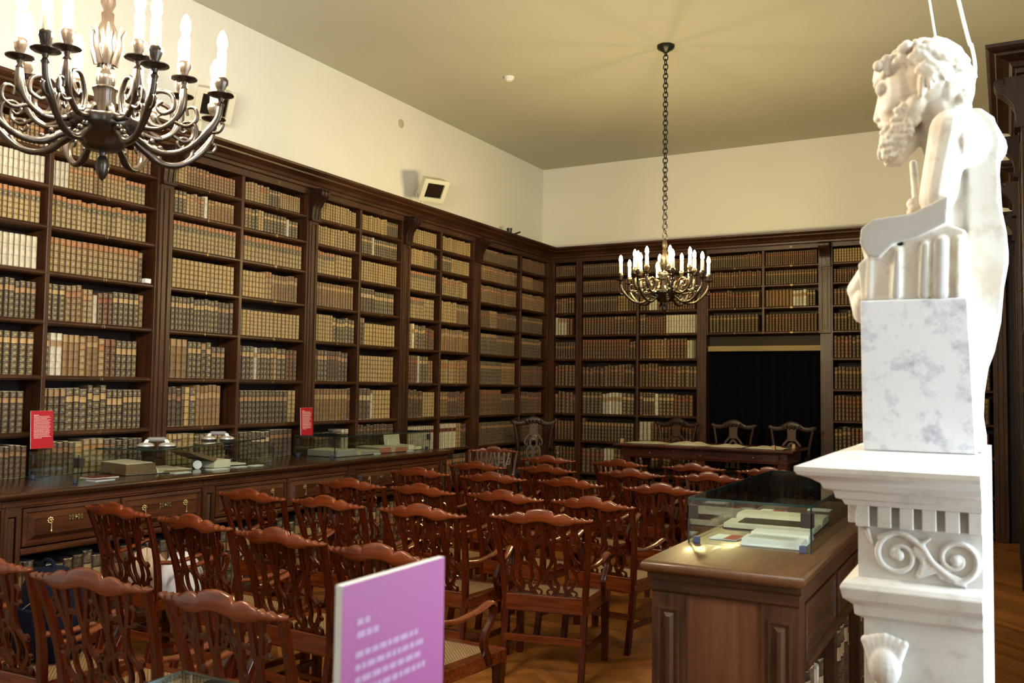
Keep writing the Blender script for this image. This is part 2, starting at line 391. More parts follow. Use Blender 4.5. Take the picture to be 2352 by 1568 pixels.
mb.add([(x0, y0, -0.004), (x1, y0, -0.004), (x1, y1, -0.004), (x0, y1, -0.004)], [(0, 1, 2, 3)]); tones.append(0.35)
fl = mb.build('floor', PARQ); tag(fl, None, None, None, 'structure')
ca = fl.data.color_attributes.new('tone', 'FLOAT_COLOR', 'CORNER')
flat = []
for t in tones: flat += [t, t, t, 1.0]*4
ca.data.foreach_set('color', flat)
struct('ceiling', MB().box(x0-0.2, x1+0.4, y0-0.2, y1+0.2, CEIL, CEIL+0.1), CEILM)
struct('wall_left', MB().box(LWX-0.15, LWX, FWY, BWY, -0.004, CEIL), PLASTER)
struct('wall_back', MB().box(LWX-0.15, RW+0.3, BWY, BWY+0.15, -0.004, CEIL), PLASTER)
struct('wall_front', MB().box(LWX-0.15, RW+0.3, FWY-0.15, FWY, -0.004, CEIL), PLASTER)
mb = MB(); ys = [FWY]+[q for wn in WINDOWS for q in wn[:2]]+[BWY]
for i in range(0, len(ys), 2): mb.box(RW, RW+0.3, ys[i], ys[i+1], -0.004, CEIL)
for y0_, y1_, z0_, z1_, p in WINDOWS:
    mb.box(RW, RW+0.3, y0_, y1_, -0.004, z0_); mb.box(RW, RW+0.3, y0_, y1_, z1_, CEIL)
struct('wall_right', mb, PLASTER)
WPAINT = plain('white_window_paint', (0.75, 0.74, 0.70), 0.5)
for k, (y0_, y1_, z0_, z1_, p) in enumerate(WINDOWS):
    mb = MB(); t = 0.05; xa, xb = RW+0.20, RW+0.25
    mb.box(xa, xb, y0_, y0_+t, z0_, z1_).box(xa, xb, y1_-t, y1_, z0_, z1_).box(xa, xb, y0_, y1_, z0_, z0_+t).box(xa, xb, y0_, y1_, z1_-t, z1_)
    ym = (y0_+y1_)/2; mb.box(xa, xb, ym-0.02, ym+0.02, z0_, z1_)
    for zz in (z0_+(z1_-z0_)*q/4 for q in (1, 2, 3)): mb.box(xa, xb, y0_, y1_, zz-0.012, zz+0.012)
    wo = mb.build('window_%d' % (k+1), WPAINT); tag(wo, None, None, None, 'structure')
    MB().box(xa+0.02, xa+0.026, y0_+t, y1_-t, z0_+t, z1_-t).build('window_pane', GLASS, wo)

# ------------------------------------------------------------------ bookcases
LF, BF = -5.90, 11.87        # pilaster fronts of the left run and of the back run
def PL(s, f, z): return (LF+f, s, z)
def PB(s, f, z): return (s, BF-f, z)
RF = 0.10
def PR(s, f, z): return (RF-f, s, z)
DEPTH = -0.27
ROWZ = [3.57, 3.33, 3.08, 2.79, 2.466, 2.118, 1.727, 1.331]          # shelf centres, top to bottom
LOWZ = [0.945, 0.49, 0.06]
ST = 0.019                   # half a shelf's thickness
def wbox(mb, P, s0, s1, f0, f1, z0, z1, m=0):
    mb.rings([[P(s0, f0, z), P(s1, f0, z), P(s1, f1, z), P(s0, f1, z)] for z in (z0, z1)], m=m)
    return mb
def shelf_mb(P, s0, s1, zc, f0=DEPTH, f1=-0.02):
    prof = [(f0, zc-ST), (f1-0.012, zc-ST), (f1-0.002, zc-ST*0.75), (f1+0.006, zc-0.3*ST), (f1+0.006, zc+0.3*ST), (f1-0.002, zc+ST*0.75), (f1-0.012, zc+ST), (f0, zc+ST)]
    return MB().prism(prof, lambda a, b, d: P(d, a, b), s0, s1)
def pilaster(P, s0, s1, z0, z1, parent, mz):
    mb = MB(); w = s1-s0
    wbox(mb, P, s0, s1, DEPTH, -0.004, z0, z1)
    e = 0.026
    wbox(mb, P, s0, s0+e, -0.004, 0.008, z0, z1); wbox(mb, P, s1-e, s1, -0.004, 0.008, z0, z1)
    wbox(mb, P, s0+e, s1-e, -0.004, 0.008, z1-0.05, z1); wbox(mb, P, s0+e, s1-e, -0.004, 0.008, z0, z0+0.06)
    wbox(mb, P, s0+e+0.014, s1-e-0.014, -0.004, 0.004, z0+0.075, z1-0.065)
    return mb.build('pilaster', mz, parent, bevel=0.003)
def console(P, sc, w, zt, parent):
    """scrolled bracket under the cornice, seen in profile as an S"""
    h = 0.29
    S = catmull([(0.03, -h, 0), (0.035, -h+0.05, 0), (0.045, -h+0.11, 0), (0.085, -h+0.17, 0), (0.135, -h+0.215, 0), (0.15, -h+0.26, 0), (0.13, -0.005, 0)], 4)
    poly = [(-0.02, -h)]+[(p.x, p.y) for p in S]+[(-0.02, 0)]
    mb = MB(); nr = 5
    for k in range(nr):
        a = sc-w/2+w*k/nr; b = a+w/nr
        g = 0.0 if k % 2 == 0 else -0.007
        mb.prism([(max(p[0]+g, -0.02), p[1]) for p in poly], lambda x, z, d: P(d, x, zt+z), a+0.0008, b-0.0008)
    for q in (-1, 1):                                              # volutes at the top
        c = [(0.112+0.030*math.cos(t*0.7)*(1-t/14), -0.035+0.030*math.sin(t*0.7)*(1-t/14)) for t in range(12)]
        mb.tube([P(sc+q*w/2, x, zt+z) for x, z in c], 0.006, 5)
    wbox(mb, P, sc-w/2-0.006, sc+w/2+0.006, -0.02, 0.045, zt-h-0.022, zt-h)
    return mb.build('scroll_bracket', CARVED, parent, smooth=True, angle=45)
CORN = [(-0.04, 3.545), (0.004, 3.545), (0.006, 3.60), (0.030, 3.606), (0.032, 3.632), (0.050, 3.640), (0.066, 3.665), (0.100, 3.680), (0.135, 3.690), (0.140, 3.705), (0.170, 3.715), (0.186, 3.728), (0.190, 3.748), (-0.04, 3.748)]
DIG = {}
def number(txt, P, s, z, f, h, parent, col):
    c = bpy.data.curves.new('num', 'FONT'); c.body = txt; c.size = h; c.extrude = 0.0009; c.align_x = 'CENTER'; c.resolution_u = 2
    t = bpy.data.objects.new('num', c); COL.objects.link(t)
    dg = bpy.context.evaluated_depsgraph_get(); me = bpy.data.meshes.new_from_object(t.evaluated_get(dg))
    vs = [P(s-v.co.x if P is PR else s+v.co.x, f+v.co.z, z-h*0.35+v.co.y) for v in me.vertices]; fs = [tuple(p.vertices) for p in me.polygons]
    bpy.data.objects.remove(t); bpy.data.curves.remove(c); bpy.data.meshes.remove(me)
    m = MB(); m.add(vs, fs); m.build('shelf_number', col, parent)
CELLS = []      # (wall, P, s0, s1, z0, z1, key)
def bay(wall, P, s0, sd, s1, pil, zs, label, bottom, wood_s, halves=True, num=True, first=False):
    """one bookcase: s0..s1 clear opening, sd divider, pil=(a,b) the pilaster at its far side"""
    e = thing('bookcase', label, 'bookcase', P((s0+s1)/2, -0.1, bottom), 0, {'L': 'bookcases along the long wall', 'B': 'bookcases along the end wall', 'R': 'bookcases between the windows'}[wall])
    top = zs[0]
    wbox(MB(), P, s0-0.001, s1+0.001, DEPTH-0.008, DEPTH, bottom, top).build('back_panel', BD, e)
    J = 0.022
    segs = [(s0, s1)] if sd is None else [(s0, sd-0.018), (sd+0.018, s1)]
    for a, b in ((s0, s0+J), (s1-J, s1)):
        wbox(MB(), P, a, b, DEPTH, -0.006, bottom, top).build('side_panel', WZ, e, bevel=0.002)
    if sd is not None:
        wbox(MB(), P, sd-0.018, sd+0.018, DEPTH, -0.014, bottom, top).build('divider', WZ, e, bevel=0.006)
    for q in pil:
        pilaster(P, q[0], q[1], bottom, 3.31, e, WZ)
        console(P, (q[0]+q[1])/2, q[1]-q[0], 3.60, e)
    for h, (a, b) in enumerate(segs):
        aa, bb = a+(J if h == 0 else 0), b-(J if (h == len(segs)-1) else 0)
        for i, z in enumerate(zs[1:]):
            shelf_mb(P, aa-0.004, bb+0.004, z).build('shelf', wood_s, e, smooth=True)
            CELLS.append((wall, P, aa, bb, z+ST, zs[i]-ST, (label, h, i)))
            if num and z > 1.0:
                t = str(i+2+(9 if h else 0)); number(t, P, (aa+bb)/2 + (0.0 if P is PB else 0.0), z, -0.0125, 0.034, e, GOLD)
        if num: number(str(1+(9 if h else 0)), P, (aa+bb)/2, 3.575, 0.0065, 0.034, e, GOLD)
        if bottom > 0.5 : CELLS.append((wall, P, aa, bb, bottom+0.001, zs[-1]-ST, (label, h, len(zs)-1)))
    return e
CT = 1.037                   # top of the long counter
LP = [(2.90, 3.02), (4.872, 4.990), (6.621, 6.742), (8.172, 8.308), (9.723, 9.867)]
LD = [3.95, 5.772, 7.438, 8.979, 11.0]
names = ['nearest the hanging lamp by the camera, its pilaster half hidden', 'second along the long wall', 'third along the long wall', 'fourth along the long wall, past the counter end', 'in the corner of the long wall']
BAYS = []
for k in range(5):
    s0 = LP[k][1]; s1 = LP[k+1][0] if k < 4 else 11.83
    pil = [LP[k]]
    cnt = k < 3
    zs = ROWZ if cnt else ROWZ+LOWZ
    lb = ['tall dark wood bookcase rising behind the nearest red sign', 'tall dark wood bookcase behind the suction handles on the counter', 'tall dark wood bookcase behind the second red sign, third along the wall',
          'tall dark wood bookcase holding white banded volumes beyond the counter end', 'tall dark wood bookcase filling the wall end up to the room corner'][k]
    BAYS.append(bay('L', PL, s0, LD[k], s1, pil, zs, lb, CT if cnt else 0.0, WY))
# the bay before the first (only its last compartment edge shows)
BAYS.append(bay('L', PL, 1.10, 2.0, 2.90, [], ROWZ, 'tall dark wood bookcase mostly out of view before the first red sign', CT, WY, num=False))
# corner post
wbox(wbox(MB(), PL, 11.83, 11.87, DEPTH, -0.02, 0, 3.57), PB, -5.92, -5.86, -0.02, -0.004, 0, 3.57).build('trim_1', WZ).__setitem__('kind', 'structure')
# back wall
SB = [(-5.86, None, -5.46, [], 'narrow dark wood bookcase on the end wall next to the corner'),
      (-5.42, -4.54, -3.655, [(-3.655, -3.545)], 'wide dark wood bookcase on the end wall behind the far lit chandelier'),
      (-3.545, -2.79, -2.07, [(-2.07, -1.94)], 'short upper bookcase above the dark curtained recess'),
      (-1.94, -1.03, -0.12, [(-0.12, 0.0)], 'tall dark wood bookcase on the end wall behind the marble bust')]
for k, (a, d, b, pil, lb) in enumerate(SB):
    if k == 2:
        BAYS.append(bay('B', PB, a, d, b, pil, ROWZ[:5], lb, 2.447, WX, num=True))
    else:
        BAYS.append(bay('B', PB, a, d, b, pil, ROWZ+LOWZ, lb, 0.0, WX))
CELLS = [c for c in CELLS if not (c[6][0] == SB[2][4] and (c[4] < 2.46))]
wbox(MB(), PB, -5.462, -5.418, DEPTH, -0.02, 0, 3.57).build('trim_2', WZ).__setitem__('kind', 'structure')
# recess with curtain
wbox(MB(), PB, -3.545, -2.07, DEPTH-0.008, DEPTH, 0, 2.44).build('trim_3', BD).__setitem__('kind', 'structure')
wbox(MB(), PB, -2.07, -1.94, DEPTH, -0.006, 0, 2.44).build('trim_4', WZ).__setitem__('kind', 'structure')
VEL = plain('dark_navy_velvet', (0.0010, 0.0011, 0.0035), 0.95, 0, 0.1)
mb = MB(); nx = 140; pts = []
for k in range(nx+1):
    x = -3.53+1.44*k/nx; pts.append((x, 0.020*math.sin(k*0.62)+0.012*math.sin(k*0.23+1)))
mb.rings([[PB(x, -0.17+dy, z) for x, dy in pts]+[PB(x, -0.185+dy, z) for x, dy in reversed(pts)] for z in (0.02, 1.1, 2.27)])
cu = tag(mb.build('curtain', VEL, smooth=True, angle=180), 'dark navy velvet curtain hanging in the recess behind the far table', 'curtain')
FR = plain('gold_fringe_thread', (0.34, 0.25, 0.11), 0.7, noise=0.3, nscale=80)
mb = MB(); wbox(mb, PB, -3.54, -2.075, -0.075, -0.065, 2.285, 2.298)
for k in range(146): x = -3.54+0.01*k; wbox(mb, PB, x+0.001, x+0.0095, -0.075, -0.066, 2.228+0.002*(k % 3), 2.286)
tag(mb.build('fringe', FR), 'gold fringed valance strip across the top of the dark curtain', 'fringe')
wbox(MB(), PB, -3.545, -2.07, -0.20, -0.165, 2.275, 2.44).build('trim_7', BD).__setitem__('kind', 'structure')
# cornices
def cornice(P, s0, s1, name, label, mtl, miter0=0, miter1=0):
    mb = MB()
    R = [[P(s0-miter0*max(f, 0), f if f > 0 else DEPTH, z) for f, z in CORN], [P(s1-miter1*max(f, 0), f if f > 0 else DEPTH, z) for f, z in CORN]]
    mb.rings(R)
    o = mb.build(name, mtl, bevel=0.002); return tag(o, label, 'cornice')
cornice(PL, 1.0, BF, 'cornice', 'long moulded dark wood cornice along the top of the long wall bookcases', WY, 0, 1)
cornice(PB, LF, 0.02, 'cornice', 'moulded dark wood cornice along the top of the end wall bookcases', WX, -1, 0)
# dark opening at the end of the end wall
mb = MB(); wbox(mb, PB, 0.0, 0.6, DEPTH, -0.10, 0, 3.57)
for i in range(3):
    z0 = 0.12+i*1.12; wbox(mb, PB, 0.06, 0.56, -0.10, -0.085, z0, z0+1.0); wbox(mb, PB, 0.12, 0.50, -0.085, -0.07, z0+0.08, z0+0.92)
o = mb.build('door_1', CARVED, bevel=0.004); tag(o, None, None, None, 'structure')
# bookcases standing between the windows of the right wall, seen end on
def side_bookcase(y0, y1, label):
    e = thing('bookcase', label, 'bookcase', (RF+0.2, (y0+y1)/2, 0), 0, 'bookcases between the windows')
    wbox(MB(), PR, y0+0.03, y1-0.03, -0.48, -0.02, 0.0, 3.57).build('carcass', CARVED, e)
    for s in (y0, y1-0.13):
        pilaster(PR, s, s+0.13, 0.0, 3.31, e, CARVED); console(PR, s+0.065, 0.13, 3.60, e)
    for z in ROWZ[1:]+LOWZ: shelf_mb(PR, y0+0.13, y1-0.13, z, -0.03, 0.0).build('shelf', WY, e, smooth=True)
    mb = MB()                                   # cornice returning round both ends
    R = []
    for f, z in CORN:
        g = max(f, 0)
        R.append([(RF-g, y0-g, z), (RF-g, y1+g, z), (RW-0.01, y1+g, z), (RW-0.01, y0-g, z)])
    mb.rings(R[1:]); mb.build('cornice', CARVED, e, bevel=0.002)
    mb = MB()
    for z0, z1 in ((0.15, 0.95), (1.05, 2.2), (2.3, 3.25)):
        mb.box(RF+0.05, RF+0.40, y0+0.006, y0+0.03, z0, z1)
        mb.box(RF+0.10, RF+0.35, y0-0.004, y0+0.006, z0+0.06, z1-0.06)
    mb.build('end_panel', CARVED, e, bevel=0.004)
    for z, dz in ((3.05, 0.26),):                # wide carved bracket profile on the end
        pass
    return e
side_bookcase(6.06, 7.60, 'dark carved bookcase with corniced end just past the marble bust')
side_bookcase(9.08, 10.70, 'dark carved bookcase farther off, beyond the one past the marble bust')

# ------------------------------------------------------------------ the long counter with drawers
CF = -5.15
CY0, CY1 = 1.05, 8.10
e = tag(MB().rings([[(CF-0.02+f, CY0, z), (CF-0.02+f, CY1+f, z), (LF-0.02, CY1+f, z), (LF-0.02, CY0, z)] for f, z in ((-0.005, CT-0.045), (0.008, CT-0.040), (0.018, CT-0.028), (0.020, CT-0.012), (0.012, CT-0.002), (0.0, CT))]).build('countertop', TOPD, smooth=True, angle=50),
        'long polished dark wood countertop carrying the glass cases under the bookcases', 'countertop')
BAYC = [(1.10, 2.86), (2.94, 3.90-0.0), ]
def drawer_front(parent, P, s0, s1, z0, z1, mats, pulls=True, name='drawer'):
    mb = MB(); F = 0.0
    def ring(i, f): return [P(s0+i, f, z0+i), P(s1-i, f, z0+i), P(s1-i, f, z1-i), P(s0+i, f, z1-i)]
    mb.rings([ring(0, -0.05), ring(0, 0.0), ring(0.022, 0.004), ring(0.024, -0.004), ring(0.034, -0.004), ring(0.062, 0.022), ring(0.068, 0.022), ring(0.07, 0.019)])
    d = mb.build(name, mats, parent)
    if pulls:
        sc = (s0+s1)/2; zc = (z0+z1)/2; h = (s1-s0)/2
        for q in (-1, 1):
            s = sc+q*h*0.52; m2 = MB()
            for a in range(8): m2.ball(P(s+0.016*math.cos(a*PI/4), 0.022, zc+0.03+0.016*math.sin(a*PI/4)), 0.007, 6, 4)
            m2.ball(P(s, 0.026, zc+0.03), 0.012, 8, 6)
            m2.tube([P(s, 0.034, zc+0.026), P(s, 0.036, zc+0.0), P(s, 0.036, zc-0.02), P(s, 0.034, zc-0.034), P(s, 0.034, zc-0.042)], [0.003, 0.004, 0.0035, 0.009, 0.004], 8)
            m2.build('drawer_pull', GOLD, d, smooth=True)
        m2 = MB()
        for a in range(9):
            x = -0.042+0.084*a/8
            m2.ball(P(sc+x, 0.021, zc+0.03+0.010*math.cos(a*PI/2)), (0.005, 0.009, 0.010) if P is PC else (0.009, 0.005, 0.010), 6, 4)
            m2.ball(P(sc+x, 0.021, zc+0.03-0.010*math.cos(a*PI/2)), (0.005, 0.009, 0.010) if P is PC else (0.009, 0.005, 0.010), 6, 4)
        m2.ball(P(sc, 0.024, zc+0.03), 0.010, 8, 6)
        m2.build('escutcheon', GOLD, d, smooth=True)
    return d
def PC(s, f, z): return (CF-0.05+f, s, z)
CPIL = [(3.243, 3.367), (4.756, 4.877), (6.419, 6.536), (7.928, 8.054)]
CB = []
prev = 1.40
LOWC = []
for k, (a, b) in enumerate(CPIL):
    s0, s1 = (1.45, a) if k == 0 else (CPIL[k-1][1], a)
    lb = ['dark wood counter cabinet mostly out of view, before the first drawers', 'dark wood counter cabinet whose two drawers show in full, nearest the first chairs', 'dark wood counter cabinet with two drawers, second along the counter',
          'dark wood counter cabinet with two drawers at the far counter end'][k]
    e = thing('cabinet', lb, 'cabinet', (CF-0.35, (s0+b)/2, 0), 0, 'counter cabinets')
    mb = MB(); wbox(mb, PC, a, b, -0.66, 0.0, 0.02, CT-0.048)
    wbox(mb, PC, a+0.02, b-0.02, 0.0, 0.006, 0.90, CT-0.05); wbox(mb, PC, a-0.006, b+0.006, 0.0, 0.012, CT-0.085, CT-0.05)
    mb.rings([[PC(a+i, f, 0.12+i), PC(b-i, f, 0.12+i), PC(b-i, f, CT-0.11-i), PC(a+i, f, CT-0.11-i)] for i, f in ((0.012, 0.0), (0.016, 0.010), (0.034, 0.010), (0.036, 0.0), (0.042, 0.0), (0.056, 0.012), (0.058, 0.012))])
    mb.build('pilaster', WZ, e)
    wbox(MB(), PC, s0, a, -0.68, -0.665, 0.02, CT-0.048).build('back_panel', BD, e)
    m2 = MB(); wbox(m2, PC, s0, a, -0.66, 0.004, 0.655, 0.695); wbox(m2, PC, s0, a, -0.64, 0.014, 0.662, 0.688); m2.build('shelf', CWOOD, e, bevel=0.004)
    m2 = MB(); wbox(m2, PC, s0, a, -0.66, 0.01, 0.02, 0.12); m2.build('plinth', CWOOD, e, bevel=0.004)
    m2 = MB(); wbox(m2, PC, s0, a, -0.60, 0.006, CT-0.085, CT-0.048); wbox(m2, PC, s0, a, -0.60, 0.0, CT-0.10, CT-0.085); m2.build('top_rail', CWOOD, e, bevel=0.003)
    sm = (s0+a)/2
    drawer_front(e, PC, s0+0.012, sm-0.008, 0.705, CT-0.105, CWOOD); drawer_front(e, PC, sm+0.008, a-0.012, 0.705, CT-0.105, CWOOD)
    if k: LOWC.append((s0+0.01, a-0.01))

# ------------------------------------------------------------------ books
BAYID = {}
for k in range(6): BAYID[BAYS[k]['label']] = 'L%d' % k
for k in range(4): BAYID[BAYS[6+k]['label']] = 'B%d' % k
BNAME = {'L0': 'first wall bookcase', 'L1': 'second wall bookcase', 'L2': 'third wall bookcase', 'L3': 'fourth wall bookcase', 'L4': 'fifth wall bookcase', 'L5': 'unseen bookcase',
         'B0': 'corner end-wall bookcase', 'B1': 'wide end-wall bookcase', 'B2': 'bookcase above curtain', 'B3': 'bookcase behind bust'}
# style: colour, gilding, title colours, title height, bands, wear, second title height, words
STY = {
 'tan':   ((0.300, 0.185, 0.075), 0.75, [(0.32, 0.10, 0.03), (0.36, 0.17, 0.06)], 0.80, 6, 0.15, 0, 'tan gilt leather'),
 'tan2':  ((0.330, 0.215, 0.090), 0.80, [(0.36, 0.13, 0.045)], 0.85, 6, 0.1, 0.68, 'twin-labelled tan'),
 'gold':  ((0.400, 0.245, 0.085), 0.85, [(0.42, 0.26, 0.10)], 0, 6, 0.1, 0, 'golden tan leather'),
 'brown': ((0.185, 0.085, 0.034), 0.60, [(0.30, 0.10, 0.04), (0.34, 0.18, 0.07)], 0.80, 6, 0.25, 0, 'brown leather'),
 'plain': ((0.260, 0.145, 0.058), 0.10, [(0.36, 0.22, 0.10)], 0.80, 6, 0.3, 0, 'plain brown leather'),
 'dark':  ((0.056, 0.038, 0.025), 0.72, [(0.42, 0.26, 0.11)], 0.78, 6, 0.2, 0, 'dark gilt-tooled leather'),
 'darkn': ((0.050, 0.032, 0.022), 0.50, [(0.30, 0.16, 0.07)], 0.80, 6, 0.2, 0, 'dark brown leather'),
 'choc':  ((0.075, 0.040, 0.024), 0.20, [(0.22, 0.11, 0.05)], 0.78, 6, 0.5, 0, 'worn dark leather'),
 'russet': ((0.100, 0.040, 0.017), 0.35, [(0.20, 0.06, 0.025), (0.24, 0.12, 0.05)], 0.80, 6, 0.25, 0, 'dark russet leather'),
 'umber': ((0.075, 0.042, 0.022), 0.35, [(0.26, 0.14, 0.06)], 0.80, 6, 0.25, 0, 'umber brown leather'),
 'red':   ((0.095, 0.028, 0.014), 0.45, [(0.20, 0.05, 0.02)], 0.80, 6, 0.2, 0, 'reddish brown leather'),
 'vel':   ((0.660, 0.590, 0.440), 0.00, [(0.5, 0.4, 0.25)], 0, 3, 0.0, 0, 'cream vellum'),
 'velr':  ((0.620, 0.540, 0.400), 0.00, [(0.11, 0.020, 0.012)], 0.80, 7, 0.0, 0, 'red-banded vellum'),
 'velg':  ((0.640, 0.580, 0.460), 0.05, [(0.34, 0.20, 0.09)], 0.78, 5, 0.0, 0, 'brown-titled vellum'),
 'rag':   ((0.100, 0.062, 0.038), 0.25, [(0.42, 0.30, 0.17)], 0.70, 5, 1.0, 0, 'tattered leather'),
 'box':   ((0.230, 0.125, 0.045), 0.00, [(0.3, 0.2, 0.1)], 0, 1, 0.0, 0, 'plain ochre boxed'),
}
OV = {  # (bay, half, row): runs of (style, books or share, height)
 ('L0', 0, 0): [('tan', .5, .86), ('brown', .5, .84)], ('L0', 0, 1): [('vel', 1, .90)], ('L0', 0, 2): [('tan2', 1, .90)], ('L0', 0, 3): [('tan2', .48, .86), ('vel', .52, .80)], ('L0', 0, 4): [('dark', .4, .92), ('darkn', .6, .84)],
 ('L0', 0, 5): [('darkn', .3, .86), ('dark', .7, .84)], ('L0', 0, 6): [('dark', .3, .86), ('rag', .25, .86), ('darkn', .45, .78)], ('L0', 0, 7): [('rag', .4, .84), ('choc', .6, .80)],
 ('L0', 1, 0): [('tan', .5, .84), ('brown', .5, .80)], ('L0', 1, 1): [('vel', .17, .88), ('tan', .22, .90), ('brown', .12, .86), ('tan', .25, .86), ('tan2', .24, .78)], ('L0', 1, 2): [('tan2', .95, .88)],
 ('L0', 1, 3): [('tan', .90, .86), ('darkn', .05, .82)], ('L0', 1, 4): [('dark', .18, .84), ('brown', .18, .86), ('tan', .10, .80), ('vel', .035, .68), ('red', .15, .76), ('dark', .30, .82), ('brown', .08, .80)],
 ('L0', 1, 5): [('dark', .04, .86), ('velg', .11, .86), ('plain', .15, .84), ('tan', .08, .82), ('plain', .13, .84), ('tan', .10, .80), ('red', .14, .80), ('dark', .25, .78)],
 ('L0', 1, 6): [('darkn', .22, .84), ('dark', .20, .86), ('dark', .18, .90), ('dark', .2, .82), ('dark', .2, .82)], ('L0', 1, 7): [('choc', .3, .84), ('tan', .3, .86), ('darkn', .4, .84)],
 ('L1', 0, 0): [('gold', .25, .84), ('brown', .35, .80), ('brown', .40, .74)], ('L1', 0, 1): [('dark', .22, .88), ('tan', .16, .86), ('brown', .14, .84), ('vel', .04, .90), ('brown', .1, .80), ('plain', .3, .80)],
 ('L1', 0, 2): [('tan2', 1, .90)], ('L1', 0, 3): [('gold', 1, .84)], ('L1', 0, 4): [('dark', .75, .88), ('choc', .08, .86), ('darkn', .17, .84)], ('L1', 0, 5): [('dark', .12, .90), ('plain', .24, .90), ('dark', .22, .86), ('darkn', .08, .84), ('dark', .10, .86), ('darkn', .24, .76)],
 ('L1', 0, 6): [('choc', .33, .88), ('gold', .13, .88), ('dark', .15, .86), ('plain', .39, .94)], ('L1', 0, 7): [('gold', .5, .88), ('rag', .1, .8), ('tan', .4, .86)],
 ('L1', 1, 0): [('tan', .45, .84), ('dark', .2, .76), ('tan', .35, .74)], ('L1', 1, 1): [('brown', .2, .86), ('dark', .1, .86), ('gold', .08, .88), ('dark', .4, .84), ('vel', .07, .78), ('dark', .15, .74)],
 ('L1', 1, 2): [('tan2', 1, .88)], ('L1', 1, 3): [('gold', .42, .82), ('tan', .13, .88), ('plain', .45, .84)], ('L1', 1, 4): [('gold', 1, .74)], ('L1', 1, 5): [('choc', .05, .86), ('dark', .17, .84), ('velg', .05, .82), ('dark', .25, .84), ('tan', .08, .82), ('dark', .2, .82), ('red', .2, .8)],
 ('L1', 1, 6): [('darkn', .82, .82), ('gold', .18, .82)], ('L1', 1, 7): [('darkn', .3, .86), ('rag', .3, .84), ('choc', .4, .9)],
 ('L2', 0, 0): [('gold', .8, .88), ('gold', .2, .80)], ('L2', 0, 1): [('gold', 1, .88)], ('L2', 0, 2): [('dark', .1, .9), ('tan2', .45, .88), ('gold', .45, .86)], ('L2', 0, 3): [('darkn', .08, .9), ('plain', .92, .82)], ('L2', 0, 4): [('gold', .45, .86), ('dark', .55, .80)],
 ('L2', 0, 5): [('choc', .18, .86), ('dark', .24, .86), ('choc', .3, .84), ('darkn', .28, .82)], ('L2', 0, 6): [('dark', .05, .88), ('plain', .8, .88), ('choc', .15, .9)], ('L2', 0, 7): [('choc', .7, .7), ('vel', .3, .8)],
 ('L2', 1, 0): [('gold', .7, .84), ('darkn', .3, .78)], ('L2', 1, 1): [('dark', .35, .9), ('vel', .07, .92), ('dark', .58, .86)], ('L2', 1, 2): [('gold', 1, .86)], ('L2', 1, 3): [('rag', .45, .86), ('dark', .55, .8)], ('L2', 1, 4): [('darkn', .18, .9), ('gold', .82, .74)],
 ('L2', 1, 5): [('gold', 1, .78)], ('L2', 1, 6): [('brown', .12, .86), ('rag', .3, .9), ('vel', .06, .76), ('gold', .52, .86)], ('L2', 1, 7): [('choc', 1, .9)],
 ('L3', 0, 0): [('gold', 1, .84)], ('L3', 0, 1): [('gold', .9, .86), ('darkn', .1, .8)], ('L3', 0, 2): [('tan2', 1, .86)], ('L3', 0, 3): [('tan2', .6, .84), ('gold', .4, .84)], ('L3', 0, 4): [('gold', .2, .9), ('velg', .12, .9), ('dark', .38, .86), ('red', .3, .78)],
 ('L3', 0, 5): [('red', .4, .88), ('vel', .05, .88), ('dark', .35, .86), ('brown', .2, .74)], ('L3', 0, 6): [('choc', .55, .86), ('gold', .45, .80)], ('L3', 0, 7): [('velr', 1, .80)],
 ('L3', 1, 0): [('gold', 1, .84)], ('L3', 1, 1): [('dark', .4, .86), ('gold', .6, .82)], ('L3', 1, 2): [('tan', .8, .84), ('gold', .2, .8)], ('L3', 1, 3): [('gold', .6, .86), ('plain', .4, .84)], ('L3', 1, 4): [('plain', 1, .84)], ('L3', 1, 5): [('tan', .75, .78), ('brown', .25, .8)],
 ('L3', 1, 6): [('brown', .4, .82), ('choc', .35, .8), ('red', .25, .8)], ('L3', 1, 7): [('velr', .64, .84), ('tan', .14, .84), ('choc', .22, .78)],
 ('L4', 0, 4): [('vel', .0, .6), ('darkn', .5, .86), ('umber', .5, .84)], ('L4', 0, 5): [('vel', .07, .88), ('darkn', .55, .84), ('brown', .38, .82)], ('L4', 0, 2): [('brown', 1, .86)], ('L4', 1, 7): [('red', .6, .84), ('vel', .2, .9), ('red', .2, .8)],
 ('B0', 0, 3): [('vel', .16, .9), ('velg', .5, .86), ('red', .34, .84)],
 ('B1', 0, 6): [('darkn', .38, .86), ('velg', .37, .82), ('dark', .25, .82)], ('B1', 1, 3): [('darkn', .12, .92), ('red', .38, .84), ('vel', .5, .88)], ('B1', 1, 6): [('darkn', .1, .9), ('rag', .2, .86), ('vel', .06, .84), ('dark', .3, .84), ('red', .34, .8)],
 ('B1', 1, 7): [('vel', .2, .84), ('red', .8, .8)], ('B1', 1, 2): [('red', .18, .86), ('vel', .16, .92), ('red', .66, .84)], ('B1', 0, 8): [('red', .45, .82), ('vel', .2, .84), ('choc', .35, .82)],
 ('B1', 1, 4): [('red', .15, .84), ('brown', .35, .86), ('red', .4, .84), ('vel', .1, .8)], ('B2', 1, 2): [('box', .52, .86), ('velg', .3, .82), ('dark', .18, .8)], ('B3', 0, 0): [('gold', .5, .85), ('brown', .5, .8)],
}
WR = [(.030, .040), (.033, .043), (.036, .046), (.036, .047), (.037, .052), (.040, .060), (.042, .062), (.042, .060), (.05, .07), (.055, .08), (.055, .08)]
brng = random.Random(21)
BOOKS = []          # dicts
